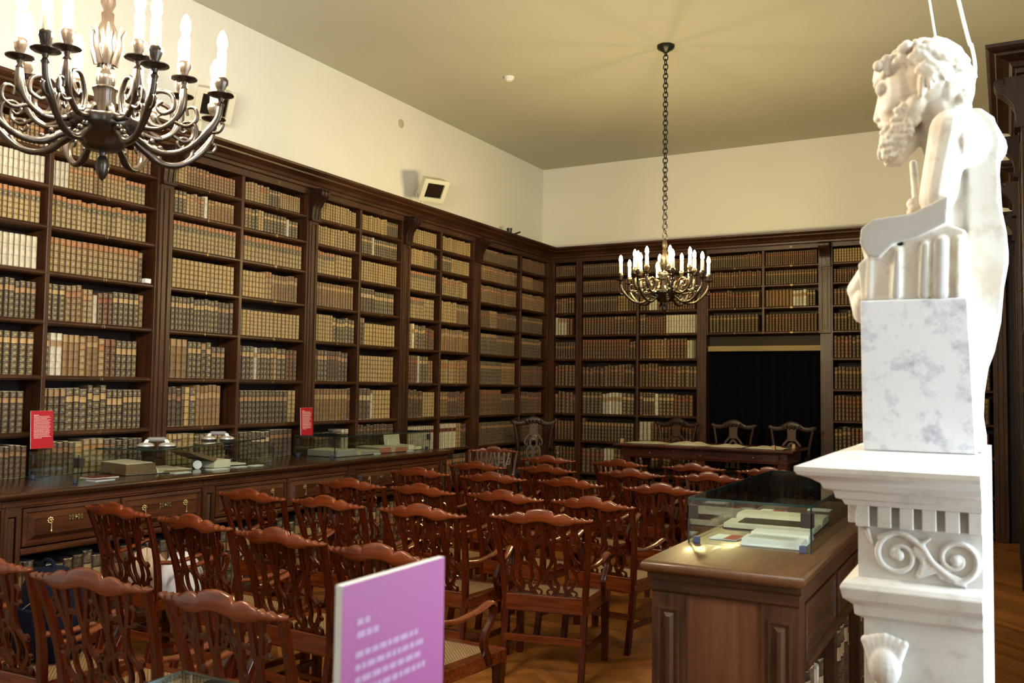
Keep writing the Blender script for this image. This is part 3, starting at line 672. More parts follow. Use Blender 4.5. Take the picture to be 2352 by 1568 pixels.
for wall, P, a, b, z0, z1, (lb, h, row) in CELLS:
    bid = BAYID[lb]
    H = z1-z0; Wd = b-a; s = a+0.004
    # in the end bays rows count from the top in the same way; the topmost row is 0
    runs = OV.get((bid, h, row))
    if not runs:
        if bid == 'L4' or wall == 'B': pool = ['russet', 'red', 'umber', 'russet', 'umber', 'brown'] if row < 4 else ['darkn', 'umber', 'choc', 'red', 'russet']  # darker leathers: truly so on the end wall, in L4 partly painted corner shade
        else: pool = ['gold', 'tan', 'brown', 'tan', 'plain'] if row < 4 else ['darkn', 'brown', 'choc', 'red', 'dark']
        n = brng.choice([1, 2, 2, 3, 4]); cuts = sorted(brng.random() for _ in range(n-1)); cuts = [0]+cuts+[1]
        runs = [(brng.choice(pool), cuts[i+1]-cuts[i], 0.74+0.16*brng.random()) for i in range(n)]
    wr = WR[min(row, 10)]; k = 0.80 if wall == 'B' and row < 2 else 1.0
    n_in = 0; row_list = []
    for st, share, hf in runs:
        if share <= 0: continue
        end = s+share*Wd*0.985; base = lerp(wr[0], wr[1], brng.random())*k
        ser = brng.random() < 0.62 or st in ('vel', 'velr', 'box')
        base_c = 0.85+0.3*brng.random(); tcol = brng.choice(STY[st][2]); nbv = STY[st][4]+(brng.choice([-1, 0, 0, 1]) if STY[st][4] > 4 else 0)
        first = True
        while first or s+base*0.8 < end:
            wv = base*(1+(0.12 if ser else 0.4)*(brng.random()-0.5))
            if s+wv > b-0.003: break
            hh = min(H-0.012, H*hf*(1+(0.010 if ser else 0.09)*(brng.random()-0.5)))
            cm = base_c*(1+(0.12 if ser else 0.5)*(brng.random()-0.5))
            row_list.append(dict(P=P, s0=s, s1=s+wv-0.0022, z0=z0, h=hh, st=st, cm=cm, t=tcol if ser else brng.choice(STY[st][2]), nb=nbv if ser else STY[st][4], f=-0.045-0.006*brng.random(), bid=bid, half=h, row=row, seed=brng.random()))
            s += wv+(0.004*brng.random() if brng.random() < 0.12 else 0); first = False
    for q, bk in enumerate(row_list): bk['n'] = q
    BOOKS += row_list
# large volumes on the open shelf below the counter drawers
for ci, (a, b) in enumerate(LOWC):
    s = a; q = 0
    while s < b-0.07:
        wv = 0.058+0.02*brng.random()
        st = brng.choice([['choc', 'choc', 'rag'], ['choc', 'darkn', 'rag', 'velg'], ['darkn', 'brown', 'velg', 'rag']][ci])
        BOOKS.append(dict(P=PC, s0=s, s1=s+wv-0.002, z0=0.12, h=0.42+0.07*brng.random(), st=st, cm=0.8+0.4*brng.random(), t=STY[st][2][0], nb=6, f=-0.06, bid='C%d' % ci, half=0, row=0, seed=brng.random(), n=q, deep=0.34)); q += 1
        s += wv
def book_geo(mb, bk, detail, at):
    st = STY[bk['st']]; P = bk['P']; s0, s1, z0, h, f = bk['s0'], bk['s1'], bk['z0'], bk['h'], bk['f']
    w = s1-s0; nb = max(1, bk['nb']); bul = min(0.016, 0.30*w); dp = bk.get('deep', min(0.20, 0.13+h*0.25))
    us = [0, 0.2, 0.5, 0.8, 1.0]
    lev = [(0.0, 0)]
    if detail and nb > 3:
        for i in range(1, nb):
            c = i/nb; lev += [(c-0.035, 0), (c-0.012, 0.0022), (c+0.012, 0.0022), (c+0.035, 0)]
    lev.append((1.0, 0))
    R = []
    for v, o in lev:
        ring = [P(s0+w*u, f+bul*(math.sin(PI*u)-1)*1.0+bul*0.0+o*(1 if 0 < u < 1 else 0.3), z0+h*v) for u in us]
        ring += [P(s1, f-dp, z0+h*v), P(s0, f-dp, z0+h*v)]
        R.append(ring)
    base = len(mb.v); n = 7
    for r in R: mb.v += r
    sv = 0.83/nb
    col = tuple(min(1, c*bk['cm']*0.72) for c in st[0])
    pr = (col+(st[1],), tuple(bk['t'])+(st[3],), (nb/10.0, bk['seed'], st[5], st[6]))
    for i in range(len(R)-1):
        for k in range(7):
            l = (k+1) % 7; mb.f.append((base+i*7+k, base+i*7+l, base+(i+1)*7+l, base+(i+1)*7+k))
            if k < 4: at.append((pr, [(us[k], lev[i][0]), (us[k+1], lev[i][0]), (us[k+1], lev[i+1][0]), (us[k], lev[i+1][0])]))
            else: at.append((pr, [(0.5, sv)]*4))
    mb.f.append(tuple(base+k for k in range(7))); at.append((pr, [(0.5, sv)]*7))
    mb.f.append(tuple(base+(len(R)-1)*7+k for k in range(7))); at.append((pr, [(0.5, sv)]*7))
    return dp
def book_mesh(name, mb, at, origin, parent=None):
    me = bpy.data.meshes.new(name)
    me.from_pydata([(p[0]-origin[0], p[1]-origin[1], p[2]-origin[2]) for p in mb.v], [], mb.f)
    me.materials.append(SPINE)
    me.uv_layers.new(name='UVMap')
    for nm in ('tone', 'title', 'tool'): me.color_attributes.new(nm, 'FLOAT_COLOR', 'CORNER')
    uv = []; cols = [[], [], []]
    for pr, uvs in at:
        for q in uvs: uv += q
        for j in range(3): cols[j] += list(pr[j])*len(uvs)
    me.uv_layers['UVMap'].data.foreach_set('uv', uv)
    for j, nm in enumerate(('tone', 'title', 'tool')): me.color_attributes[nm].data.foreach_set('color', cols[j])
    bm = bmesh.new(); bm.from_mesh(me); bmesh.ops.recalc_face_normals(bm, faces=bm.faces); bm.to_mesh(me); bm.free()
    me.polygons.foreach_set('use_smooth', [True]*len(me.polygons))
    try: me.set_sharp_from_angle(angle=math.radians(50))
    except Exception: pass
    o = new_obj(name, me); o.location = origin
    return o
# how large each spine shows: the 300 largest are objects, the rest one mass
Mi = cam.matrix_world.inverted()
def pxy(p):
    q = Mi @ Vector(p); return (1176-2067.56*q.x/q.z, 784+2067.56*q.y/q.z) if q.z < 0 else (-1e6, 0)
def shown(bk):
    P = bk['P']; a = pxy(P(bk['s0'], bk['f'], bk['z0'])); b = pxy(P(bk['s1'], bk['f'], bk['z0'])); c = pxy(P(bk['s0'], bk['f'], bk['z0']+bk['h']))
    m = ((a[0]+b[0])/2, (a[1]+c[1])/2)
    if m[0] < 4 or m[0] > 2348 or m[1] > 1560 or m[1] < 0: return 0
    if bk['bid'] == 'B3' and m[0] > 1960: return 0
    if bk['bid'].startswith('C') and (m[0] > 560): return 0
    if bk['row'] == 0 and bk['bid'] == 'L0': return 1
    return abs(b[0]-a[0])*abs(c[1]-a[1])
ORD = 'first second third fourth fifth sixth seventh eighth ninth tenth eleventh twelfth thirteenth fourteenth fifteenth sixteenth seventeenth eighteenth nineteenth twentieth twenty-first twenty-second twenty-third twenty-fourth twenty-fifth twenty-sixth twenty-seventh twenty-eighth twenty-ninth thirtieth'.split()

# ------------------------------------------------------------------ armchairs
def bk_pt(u, v, d):                        # plane of the chair back: u across, v up from the shoe, d through
    t = v/0.46
    return (u, -0.215-0.115*t-0.02*math.sin(PI*t)*0.3+d, 0.475+v)
def rail_y(x): return -0.335-0.022*(1-(x/0.31)**2)
def make_chair():
    e = thing('armchair', '', 'chair', (0, 0, 0), 0, 'rows of mahogany armchairs')
    B = dict(parent=e, rel=False)
    # crest rail: serpentine with humps, ringed ears
    R = []; N = 72
    for i in range(N+1):
        x = -0.315+0.63*i/N; a = abs(x)
        if a < 0.085: top = 0.985+0.018*math.cos(a/0.085*PI/2)
        elif a < 0.175: top = 0.966+0.015*math.sin((a-0.085)/0.09*PI)
        else: top = 0.964-0.016*(a-0.175)/0.14+0.016*max(0, (a-0.285)/0.03)**2
        bot = 0.917+0.010*math.cos(a/0.315*PI*2.5) if a < 0.2 else 0.924+0.012*(a-0.2)/0.115
        th = 0.017
        if a > 0.185:
            k = ((a-0.185)/0.042) % 1.0; bump = math.exp(-((k-0.5)/0.16)**2)
            top += 0.010*bump-0.004; th += 0.003*bump
        if i in (0, N): top -= 0.012; bot += 0.008; th *= 0.55
        zc = (top+bot)/2; h = (top-bot)/2; y = rail_y(x)
        sg = lambda v: math.copysign(abs(v)**0.55, v)
        R.append([(x, y+th*0.86*sg(math.cos(2*PI*k/16)), zc+h*sg(math.sin(2*PI*k/16))) for k in range(16)])
    MB().rings(R).build('crest_rail', MHX, smooth=True, angle=60, **B)
    # two pierced splats
    for sgn in (-1, 1):
        c = 0.106*sgn; mb = MB(); T = 0.016; fn = lambda u, v, d: bk_pt(u+c, v, d)
        for m in (-1, 1):
            mb.strip([(0.088*m, .455), (0.082*m, .405), (0.072*m, .355), (0.060*m, .315), (0.046*m, .278), (0.043*m, .225)], [.027, .022, .019, .020, .026, .032], T, fn)       # outer bar down to the stem
            mb.strip([(0.032*m, .455), (0.031*m, .37), (0.034*m, .31), (0.042*m, .278)], [.026, .024, .024, .024], T, fn)
            mb.strip([(0.082*m, .402), (0.108*m, .372), (0.094*m, .338), (0.104*m, .318), (0.066*m, .318)], [.012, .010, .013, .007, .014], T*0.92, fn)                          # outer lobe with its cusps
            mb.strip([(0.034*m, .365), (0.014*m, .334), (0.0, .345)], [.013, .012, .013], T*0.92, fn)
            mb.strip([(0.043*m, .240), (0.056*m, .195), (0.086*m, .150), (0.090*m, .105), (0.066*m, .062), (0.040*m, .030), (0.052*m, -.004)], [.030, .020, .017, .018, .020, .026, .034], T, fn)
            mb.strip([(0.043*m, .240), (0.030*m, .205), (0.037*m, .150), (0.036*m, .105), (0.020*m, .062), (0.034*m, .020), (0.040*m, -.004)], [.028, .018, .017, .018, .022, .026, .030], T, fn)
            mb.strip([(0.088*m, .150), (0.112*m, .168), (0.100*m, .190)], [.013, .007, .004], T*0.9, fn); mb.strip([(0.088*m, .105), (0.108*m, .090), (0.098*m, .075)], [.012, .006, .004], T*0.9, fn)
            mb.strip([(0.052*m, .045), (0.088*m, .030), (0.080*m, .0)], [.014, .010, .020], T*0.9, fn)
        mb.strip([(-0.036, .168), (-0.020, .192), (0.0, .200), (0.020, .192), (0.036, .168)], [.014, .013, .014, .013, .014], T*1.08, fn)
        mb.strip([(-0.045, .012), (0.045, .012)], .022, T, fn)
        mb.build('splat', MH, bevel=0.0015, **B)
    # shoe and rear rail
    MB().box(-0.235, 0.235, -0.235, -0.195, 0.385, 0.478).build('back_rail', MHX, bevel=0.004, **B)
    # rear posts run up into the back
    for q in (-1, 1):
        pts = catmull([(0.238*q, -0.285, 0), (0.240*q, -0.235, 0.25), (0.243*q, -0.215, 0.44), (0.262*q, -0.245, 0.68), (0.288*q, -0.332, 0.945)], 6)
        ws = [0.018]*25
        MB().rings([[(p.x+a*0.0185*(1 if i < 14 else 1-0.2*(i-14)/10), p.y+b*0.017*(1 if i < 14 else 1-0.25*(i-14)/10), p.z) for a, b in ((-1, -1), (1, -1), (1, 1), (-1, 1))] for i, p in enumerate(pts)]).build('back_post', MH, bevel=0.004, **B)
        # front leg
        MB().rings([[(0.278*q+a*w, 0.235+b*w, z) for a, b in ((-1, -1), (1, -1), (1, 1), (-1, 1))] for z, w in ((0, 0.019), (0.44, 0.025))]).build('leg', MH, bevel=0.003, **B)
        # arm and its curved support
        P = catmull([(0.262*q, -0.235, 0.660), (0.280*q, -0.13, 0.650), (0.300*q, 0.0, 0.668), (0.310*q, 0.085, 0.690), (0.310*q, 0.130, 0.682), (0.307*q, 0.150, 0.660)], 5)
        wd = [0.017, 0.019, 0.024, 0.026, 0.023, 0.012]
        R = []
        for i, p in enumerate(P):
            k = min(i/5, 4.999); w = lerp(wd[int(k)], wd[int(k)+1], k-int(k))
            R.append([(p.x+w*math.cos(2*PI*j/8), p.y, p.z+0.013*math.sin(2*PI*j/8)) if i < 20 else (p.x+w*math.cos(2*PI*j/8), p.y+0.012*math.sin(2*PI*j/8)*0.6, p.z+0.011*math.sin(2*PI*j/8)) for j in range(8)])
        MB().rings(R).build('armrest', MHX, smooth=True, angle=70, **B)
        S = catmull([(0.308*q, 0.132, 0.670), (0.306*q, 0.128, 0.62), (0.298*q, 0.080, 0.55), (0.296*q, 0.070, 0.50), (0.296*q, 0.105, 0.43), (0.296*q, 0.120, 0.395)], 5)
        MB().rings([[(p.x+a*0.015, p.y+b*0.019, p.z) for a, b in ((-1, -1), (1, -1), (1, 1), (-1, 1))] for p in S]).build('arm_support', MH, bevel=0.004, **B)
        # side stretcher
        MB().rings([[(lerp(0.240, 0.277, t)*q+a*0.010, lerp(-0.245, 0.235, t), 0.165+b*0.016) for a, b in ((-1, -1), (1, -1), (1, 1), (-1, 1))] for t in (0, 1)]).build('stretcher', MH, bevel=0.002, **B)
    MB().box(-0.268, 0.268, -0.01, 0.01, 0.155, 0.18).build('stretcher', MHX, bevel=0.002, **B)
    MB().box(-0.238, 0.238, -0.262, -0.245, 0.21, 0.25).build('stretcher', MHX, bevel=0.002, **B)
    # seat: trapezoid rails with a caned panel let in
    def trap(i, z): return [(-0.262-0.0+i*1.02, -0.232+i, z), (0.262-i*1.02, -0.232+i, z), (0.306-i, 0.262-i, z), (-0.306+i, 0.262-i, z)]
    MB().rings([trap(0.004, 0.378), trap(0, 0.384), trap(0, 0.437), trap(0.006, 0.444), trap(0.052, 0.444), trap(0.056, 0.438), trap(0.056, 0.378)], closed=True).build('seat_frame', MHX, e.children[0] if False else e, rel=False)
    MB().rings([trap(0.050, 0.430), trap(0.050, 0.440)]).build('cane_seat', CANE, **B)
    mb = MB()
    for q in (-1, 1):
        mb.prism([(0, 0), (0.06, 0), (0.035, -0.012), (0.014, -0.035), (0, -0.06)], lambda a, b, d: (q*(0.254-a), 0.240+d, 0.380+b), -0.010, 0.010)
    mb.build('corner_bracket', MHX, **B)
    return e
CH = []
def put_chair(o, x, y, rz, label, group=None):
    """x, y: middle of the crest rail"""
    o.location = (x-math.sin(rz)*0.345, y+math.cos(rz)*0.345, 0) if True else None
    o.rotation_euler = (0, 0, rz); o['label'] = label
    if group: o['group'] = group
rows = [
 ('front row', 2.25, [(-3.75, 3), (-3.06, 5), (-2.37, -2)]),
 ('second row', 3.42, [(-4.60, -4), (-3.86, -5), (-3.16, -3.5), (-2.47, -2)]),
 ('third row', 4.52, [(-4.49, -1.5), (-3.83, -2), (-3.10, 0.5), (-2.39, 12)]),
 ('fourth row', 5.47, [(-4.40, 4), (-3.75, -7), (-3.06, -3), (-2.40, -5)]),
 ('fifth row', 6.56, [(-4.52, 1.5), (-3.78, 4), (-3.07, -7), (-2.30, 4)]),
 ('sixth row', 7.56, [(-4.45, 4), (-3.76, -1.5), (-2.95, 4), (-2.27, 6)]),
 ('seventh row', 8.55, [(-4.26, 8), (-3.45, -5), (-2.68, 4), (-1.95, 2)]),
]
chair0 = make_chair(); used = [False]
def next_chair():
    if not used[0]: used[0] = True; return chair0
    return copy_tree(chair0)
POS = {4: ['nearest the counter', 'second from the counter', 'third from the counter', 'nearest the aisle'], 3: ['first', 'unused', 'closest to the pink sign']}
for rn, y, xs in rows:
    for k, (x, a) in enumerate(xs):
        yy = y+(0.19 if (rn == 'third row' and k == 3) else 0.09*(k-1.5)*(-1 if rn == 'second row' else (1 if rn in ('sixth row',) else 0)))
        pos = POS[len(xs)][k]
        if rn == 'front row': pos = ['at its wall end, mostly cut off by the picture edge', 'middle one', 'at its aisle end, before the pink sign'][k]
        put_chair(next_chair(), x, yy, math.radians(a), 'mahogany cane-seated armchair, %s, %s' % (rn, pos), 'rows of mahogany armchairs')
put_chair(next_chair(), -5.42, 9.42, math.radians(200), 'mahogany armchair turned round by the far end of the counter, against the bookcase', None)

# ------------------------------------------------------------------ dais, long table and the three carved chairs
DZ = 0.25
MB().box(-5.86, -1.35, 9.98, 11.86, 0, DZ).build('floor_dais', MHX).__setitem__('kind', 'structure')
def long_table():
    x0, x1, y0, y1 = -4.16, -2.05, 10.10, 11.02; zt = 1.055; e = thing('table', 'long dark mahogany table with papers on the dais before the curtain', 'table', ((x0+x1)/2, (y0+y1)/2, DZ))
    mb = MB(); mb.rings([[(x0+i, y0+i, z), (x1-i, y0+i, z), (x1-i, y1-i, z), (x0+i, y1-i, z)] for i, z in ((0.012, zt-0.034), (0.0, zt-0.026), (0.0, zt-0.010), (0.008, zt))]); mb.build('tabletop', TABLE_W, e)
    MB().box(x0+0.08, x1-0.08, y0+0.08, y1-0.08, zt-0.16, zt-0.034).build('apron', TABLE_W, e, bevel=0.004)
    for k in range(3):
        a = x0+0.16+k*0.61; m = MB(); m.rings([[(a+i, y0+0.08-f, zt-0.145+i), (a+0.57-i, y0+0.08-f, zt-0.145+i), (a+0.57-i, y0+0.08-f, zt-0.05-i), (a+i, y0+0.08-f, zt-0.05-i)] for i, f in ((0, -0.01), (0, 0.006), (0.008, 0.010), (0.012, 0.006))]); d = m.build('drawer', TABLE_W, e)
        MB().ball((a+0.285, y0+0.062, zt-0.098), 0.012).build('knob', GOLD, d, smooth=True)
    for xx in (x0+0.14, (x0+x1)/2, x1-0.14):
        for yy in (y0+0.14, y1-0.14):
            MB().lathe([(0.040, 0.0), (0.030, 0.03), (0.042, 0.08), (0.022, 0.12), (0.030, 0.20), (0.045, 0.36), (0.030, 0.46), (0.045, 0.52), (0.048, 0.56), (0.048, 0.655)], 12, (xx, yy, DZ)).build('leg', TABLE_W, e, smooth=True)
            MB().box(xx-0.05, xx+0.05, yy-0.05, yy+0.05, zt-0.24, zt-0.15).build('leg_block', TABLE_W, e, bevel=0.004)
    return (x0, x1, y0, y1, zt)
TX0, TX1, TY0, TY1, TZ = long_table()
def carved_chair():
    e = thing('carved_chair', '', 'chair', (0, 0, 0), 0, 'carved chairs behind the long table'); B = dict(parent=e, rel=False)
    # crest with scrolled ends (front faces +y)
    R = []
    for i in range(41):
        x = -0.27+0.54*i/40; a = abs(x); z = 0.985+0.045*math.cos(min(a/0.16, 1)*PI/2)+0.02*max(0, (a-0.2)/0.07)**2; h = 0.032+0.022*math.cos(min(a/0.15, 1)*PI/2)
        R.append([(x, -0.27+0.018*math.cos(2*PI*k/8), z+h*math.sin(2*PI*k/8)) for k in range(8)])
    m = MB().rings(R)
    for k in range(14): m.ball((-0.11+0.22*k/13, -0.252, 1.01+0.018*math.sin(k*2.1)), 0.014, 6, 4)
    for q in (-1, 1): m.ball((0.275*q, -0.27, 1.005), (0.026, 0.022, 0.026), 8, 6)
    m.build('crest_rail', CARVED, smooth=True, **B)
    for q in (-1, 1):
        P = catmull([(0.20*q, -0.27, 0), (0.20*q, -0.23, 0.42), (0.215*q, -0.245, 0.75), (0.255*q, -0.27, 0.985)], 6)
        MB().tube(P, 0.019, 8).build('back_post', CARVED, smooth=True, **B)
        MB().lathe([(0.022, 0), (0.03, 0.03), (0.018, 0.08), (0.026, 0.25), (0.032, 0.40), (0.032, 0.42)], 10, (0.23*q, 0.21, 0)).build('leg', CARVED, smooth=True, **B)
        MB().tube(catmull([(0.215*q, -0.24, 0.66), (0.25*q, 0.0, 0.66), (0.27*q, 0.14, 0.65), (0.255*q, 0.12, 0.54), (0.25*q, 0.16, 0.43)], 5), 0.018, 8).build('armrest', CARVED, smooth=True, **B)
    m = MB(); fn = lambda u, v, d: (u, -0.235-0.03*v/0.5+d, 0.46+v); T = 0.018
    m.strip([(0, .56), (0, .44), (0, .38)], [.12, .10, .13], T, fn)
    m.strip([(0.045*math.cos(t*PI/8), .28+0.075*math.sin(t*PI/8)) for t in range(16)], .03, T*1.1, fn, closed=True)
    for q in (-1, 1):
        m.strip([(0.05*q, .39), (0.10*q, .33), (0.115*q, .27), (0.085*q, .25), (0.08*q, .29)], [.03, .026, .02, .016, .012], T, fn)
        m.strip([(0.06*q, .24), (0.09*q, .15), (0.07*q, .06), (0.08*q, 0)], [.03, .024, .03, .05], T, fn)
    m.strip([(0, .20), (0, 0)], [.03, .07], T, fn)
    m.build('splat', wood('carved_splat_wood', (0.015, 0.005, 0.002), (0.075, 0.029, 0.011), 'z', 0.42, 0.4), bevel=0.002, **B)
    MB().rings([[(-0.215, -0.25, z), (0.215, -0.25, z), (0.27, 0.24, z), (-0.27, 0.24, z)] for z in (0.37, 0.44)]).build('seat', CARVED, bevel=0.006, **B)
    return e
cc = carved_chair()
for k, (x, y, a, lb) in enumerate([(-3.10, 11.32, PI, 'carved dark wood chair with pierced splat behind the table, before the curtain centre'), (-2.36, 11.22, PI-0.05, 'carved dark wood chair behind the right end of the long table'), (-3.86, 11.34, PI, 'carved dark wood chair behind the table, against the end-wall books'), (-5.36, 10.36, PI+0.5, 'carved dark wood chair on the dais beside the corner bookcase')]):
    o = cc if k == 0 else copy_tree(cc); o.location = (x, y, DZ); o.rotation_euler = (0, 0, a); o['label'] = lb
# papers and bound sheets spread on the table
SHEET = plain('pale_album_paper', (0.50, 0.46, 0.34), 0.8, noise=0.15, nscale=12)
AL = [('open album of pale sheets lying at the left end of the long table', -3.84, 10.42, .48, .34, .012), ('thick open album with pale fore-edge, second along the long table', -3.32, 10.40, .50, .36, .035), ('curling open album, third along the long table', -2.85, 10.40, .40, .34, .022), ('open album with slanting pages at the right end of the long table', -2.40, 10.38, .42, .36, .020)]
for lb, x, y, w, d, h in AL:
    e = thing('open_album', lb, 'book', (x, y, TZ), 0, 'open albums along the long table')
    for q in (-1, 1):
        m = MB(); R = []
        for i in range(9):
            t = i/8; zz = TZ+0.004+h*(math.sin(PI*min(1, t*1.25+0.1))*0.7+0.3*(1-t)); xx = x+q*w/2*t
            R.append([(xx, y-d/2, TZ+0.003), (xx, y+d/2, TZ+0.003), (xx, y+d/2, zz), (xx, y-d/2, zz)])
        m.rings(R); m.build('page_block', SHEET, e)
    MB().box(x-w/2-0.01, x+w/2+0.01, y-d/2-0.006, y+d/2+0.006, TZ, TZ+0.004).build('cover', BLACKM, e)
KN = plain('small_tan_block', (0.45, 0.27, 0.13), 0.6)
for lb, x, y in (('small tan wooden weight at the left corner of the albums', -4.118, 10.30), ('small tan wooden weight at the right front corner of the albums', -2.27, 10.16), ('small tan wooden weight at the right rear corner of the albums', -2.135, 10.56)):
    tag(MB().box(x-0.018, x+0.018, y-0.018, y+0.018, TZ, TZ+0.05).build('weight_block', KN, bevel=0.003), lb, 'weight', 'tan weights on the long table')

# ------------------------------------------------------------------ showcase desks
PIC_M = plain('dark_landscape_print', (0.10, 0.085, 0.045), 0.8, noise=0.85, nscale=22)
def desk(x0, x1, y0, y1, label, XB=0.032, drawers=3, shelf=True):
    """polished top over an end-panelled body; drawers and an open shelf on the +x side"""
    e = thing('showcase_desk', label, 'desk', ((x0+x1)/2, (y0+y1)/2, 0), 0, 'showcase desks')
    MB().rings([[(x0+i, y0+i, z), (x1-i, y0+i, z), (x1-i, y1-i, z), (x0+i, y1-i, z)] for i, z in ((0.024, CT-0.050), (0.010, CT-0.042), (0.002, CT-0.030), (0.0, CT-0.016), (0.006, CT-0.005), (0.013, CT))]).build('top', TOPW, e, smooth=True, angle=50)
    a0, a1, b0, b1 = x0+XB, x1-XB, y0+XB+0.02, y1-XB-0.02; zt = CT-0.050
    MB().rings([[(a0-f, b0-f, z), (a1+f, b0-f, z), (a1+f, b1+f, z), (a0-f, b1+f, z)] for f, z in ((0.0, zt-0.075), (0.008, zt-0.065), (0.008, zt-0.03), (0.016, zt-0.02), (0.016, zt))]).build('frieze', WX, e, bevel=0.002)
    MB().box(a0-0.012, a1+0.012, b0-0.012, b1+0.012, 0, 0.11).build('plinth', WX, e, bevel=0.006)
    pw = 0.135; zb = zt-0.075
    for xa, xb in ((a0, a0+pw), (a1-pw, a1)):
        m = MB(); m.box(xa, xb, b0, b0+0.12, 0.11, zb)
        def rg(i, f): return [(xa+i, b0-f, 0.15+i), (xb-i, b0-f, 0.15+i), (xb-i, b0-f, zb-0.03-i), (xa+i, b0-f, zb-0.03-i)]
        m.rings([rg(0.022, -0.002), rg(0.026, 0.007), rg(0.034, 0.007), rg(0.037, -0.004), rg(0.042, -0.004), rg(0.060, 0.012), rg(0.064, 0.012)])
        m.build('pilaster', WZ, e)
    MB().box(a0+pw, a1-pw, b0+0.012, b0+0.05, 0.11, zb).build('end_panel', wood('plain_end_board', (0.045, 0.013, 0.005), (0.130, 0.047, 0.017), 'z', 0.45, 0.35, 0.6), e)
    MB().box(a0, a0+0.03, b0+0.12, b1, 0.11, zb).build('side_panel', WY, e)
    MB().box(a0+0.03, a1-0.03, b1-0.04, b1, 0.11, zb).build('end_panel', WZ, e)
    # side with drawers above an open shelf
    Pd = lambda s, f, z: (a1+f, s, z)
    n = drawers; L = (b1-b0-0.12)/n; zr = 0.655
    for k in range(n):
        s0 = b0+0.12+k*L
        m = MB(); F = 0.002
        def rr(i, f): return [Pd(s0+0.02+i, f, zr+0.045+i), Pd(s0+L-0.05-i, f, zr+0.045+i), Pd(s0+L-0.05-i, f, zb-0.012-i), Pd(s0+0.02+i, f, zb-0.012-i)]
        m.rings([rr(0, -0.05), rr(0, 0), rr(0.02, 0.004), rr(0.024, -0.006), rr(0.05, -0.006), rr(0.056, -0.01)])
        m.build('drawer', WY, e)
        if k < n-1: MB().box(a1-0.28, a1-0.004, s0+L-0.035, s0+L+0.005, 0.11, zr).build('divider', WZ, e, bevel=0.003)
    MB().box(a1-0.30, a1-0.006, b0+0.12, b1-0.04, zr+0.008, zr+0.04).build('rail', WY, e, bevel=0.004)
    MB().tube([(a1-0.004, b0+0.12, zr+0.022), (a1-0.004, b1-0.04, zr+0.022)], 0.022, 10).build('moulding', WY, e, smooth=True)
    MB().box(a0+0.03, a1-0.29, b0+0.12, b1-0.04, 0.11, zr).build('inner_back', BD, e)
    MB().box(a1-0.29, a1-0.01, b0+0.12, b1-0.04, 0.10, 0.13).build('shelf', WY, e)
    return a1, b0+0.12, b1-0.05, L
SDX, SDY0, SDY1, SL = desk(-1.267, -0.644, 3.365, 5.80, 'tall wooden showcase desk with a glass case on top, left of the bust')
PS = lambda s, f, z: (SDX+f, s, z)
s = SDY0+0.006; q = 0
while s < SDY0+3*SL-0.10:
    wv = 0.055+0.03*brng.random()
    if ((s-SDY0) % SL) > SL-0.045-wv: s += 0.02; continue
    BOOKS.append(dict(P=PS, s0=s, s1=s+wv-0.002, z0=0.131, h=0.40+0.10*brng.random(), st=brng.choice(['rag', 'rag', 'velg', 'choc']), cm=0.8+0.6*brng.random(), t=(0.4, 0.3, 0.2), nb=6, f=-0.035-0.01*brng.random(), bid='S0', half=0, row=0, seed=brng.random(), n=min(q, 29), deep=0.24)); q += 1
    s += wv
desk(-1.40, -0.42, -0.62, 1.20, 'wooden showcase desk below the pink sign, hidden but for its glass case', drawers=2)

# ------------------------------------------------------------------ glass cases
CLAMP = plain('dark_clamp', (0.030, 0.022, 0.020), 0.35); FOOT = plain('blue_grey_foot', (0.05, 0.06, 0.11), 0.4)
def glass_case(x0, x1, y0, y1, h, label, lid=True, gasket=True, z0=CT):
    e = thing('glass_case', label, 'display case', ((x0+x1)/2, (y0+y1)/2, z0), 0, 'glass cases')
    t = 0.007; z1 = z0+h
    for bx in ((x0, x1, y0, y0+t), (x0, x1, y1-t, y1)): MB().box(bx[0], bx[1], bx[2], bx[3], z0+0.001, z1).build('glass_pane', GLASS, e)
    for bx in ((x0, x0+t, y0+t, y1-t), (x1-t, x1, y0+t, y1-t)): MB().box(bx[0], bx[1], bx[2], bx[3], z0+0.001, z1).build('glass_pane', GLASS, e)
    if lid: MB().box(x0-0.002, x1+0.002, y0-0.002, y1+0.002, z1+0.001, z1+t+0.001).build('glass_lid', GLASS, e)
    m = MB(); g = 0.003
    for xx in (x0, x1):
        for yy in (y0, y1): m.box(xx-g, xx+g, yy-g, yy+g, z0+0.001, z1)
    if lid and gasket:
        zz = z1+0.004
        m.box(x0-g, x1+g, y0-g-0.001, y0+g, zz-0.005, zz+0.005).box(x0-g, x1+g, y1-g, y1+g, zz-0.005, zz+0.005).box(x0-g, x0+g, y0, y1, zz-0.005, zz+0.005).box(x1-g, x1+g, y0, y1, zz-0.005, zz+0.005)
    m.build('glass_edge', GEDGE, e)
    c = 0.042
    for xx, sx in ((x0, 1), (x1, -1)):
        for yy, sy in ((y0, 1), (y1, -1)):
            k = MB(); zt = z1-0.022
            k.box(min(xx-sx*0.006, xx+sx*c), max(xx-sx*0.006, xx+sx*c), min(yy-sy*0.006, yy+sy*0.002), max(yy-sy*0.006, yy+sy*0.002), zt-0.062, zt)
            k.box(min(xx-sx*0.006, xx+sx*0.002), max(xx-sx*0.006, xx+sx*0.002), min(yy-sy*0.006, yy+sy*c), max(yy-sy*0.006, yy+sy*c), zt-0.062, zt)
            k.build('corner_clamp', CLAMP, e, bevel=0.002)
            MB().box(min(xx+sx*0.020, xx+sx*0.048), max(xx+sx*0.020, xx+sx*0.048), min(yy-sy*0.006, yy+sy*0.014), max(yy-sy*0.006, yy+sy*0.014), z0+0.0005, z0+0.030).build('foot_clamp', FOOT, e, bevel=0.003)
    return e
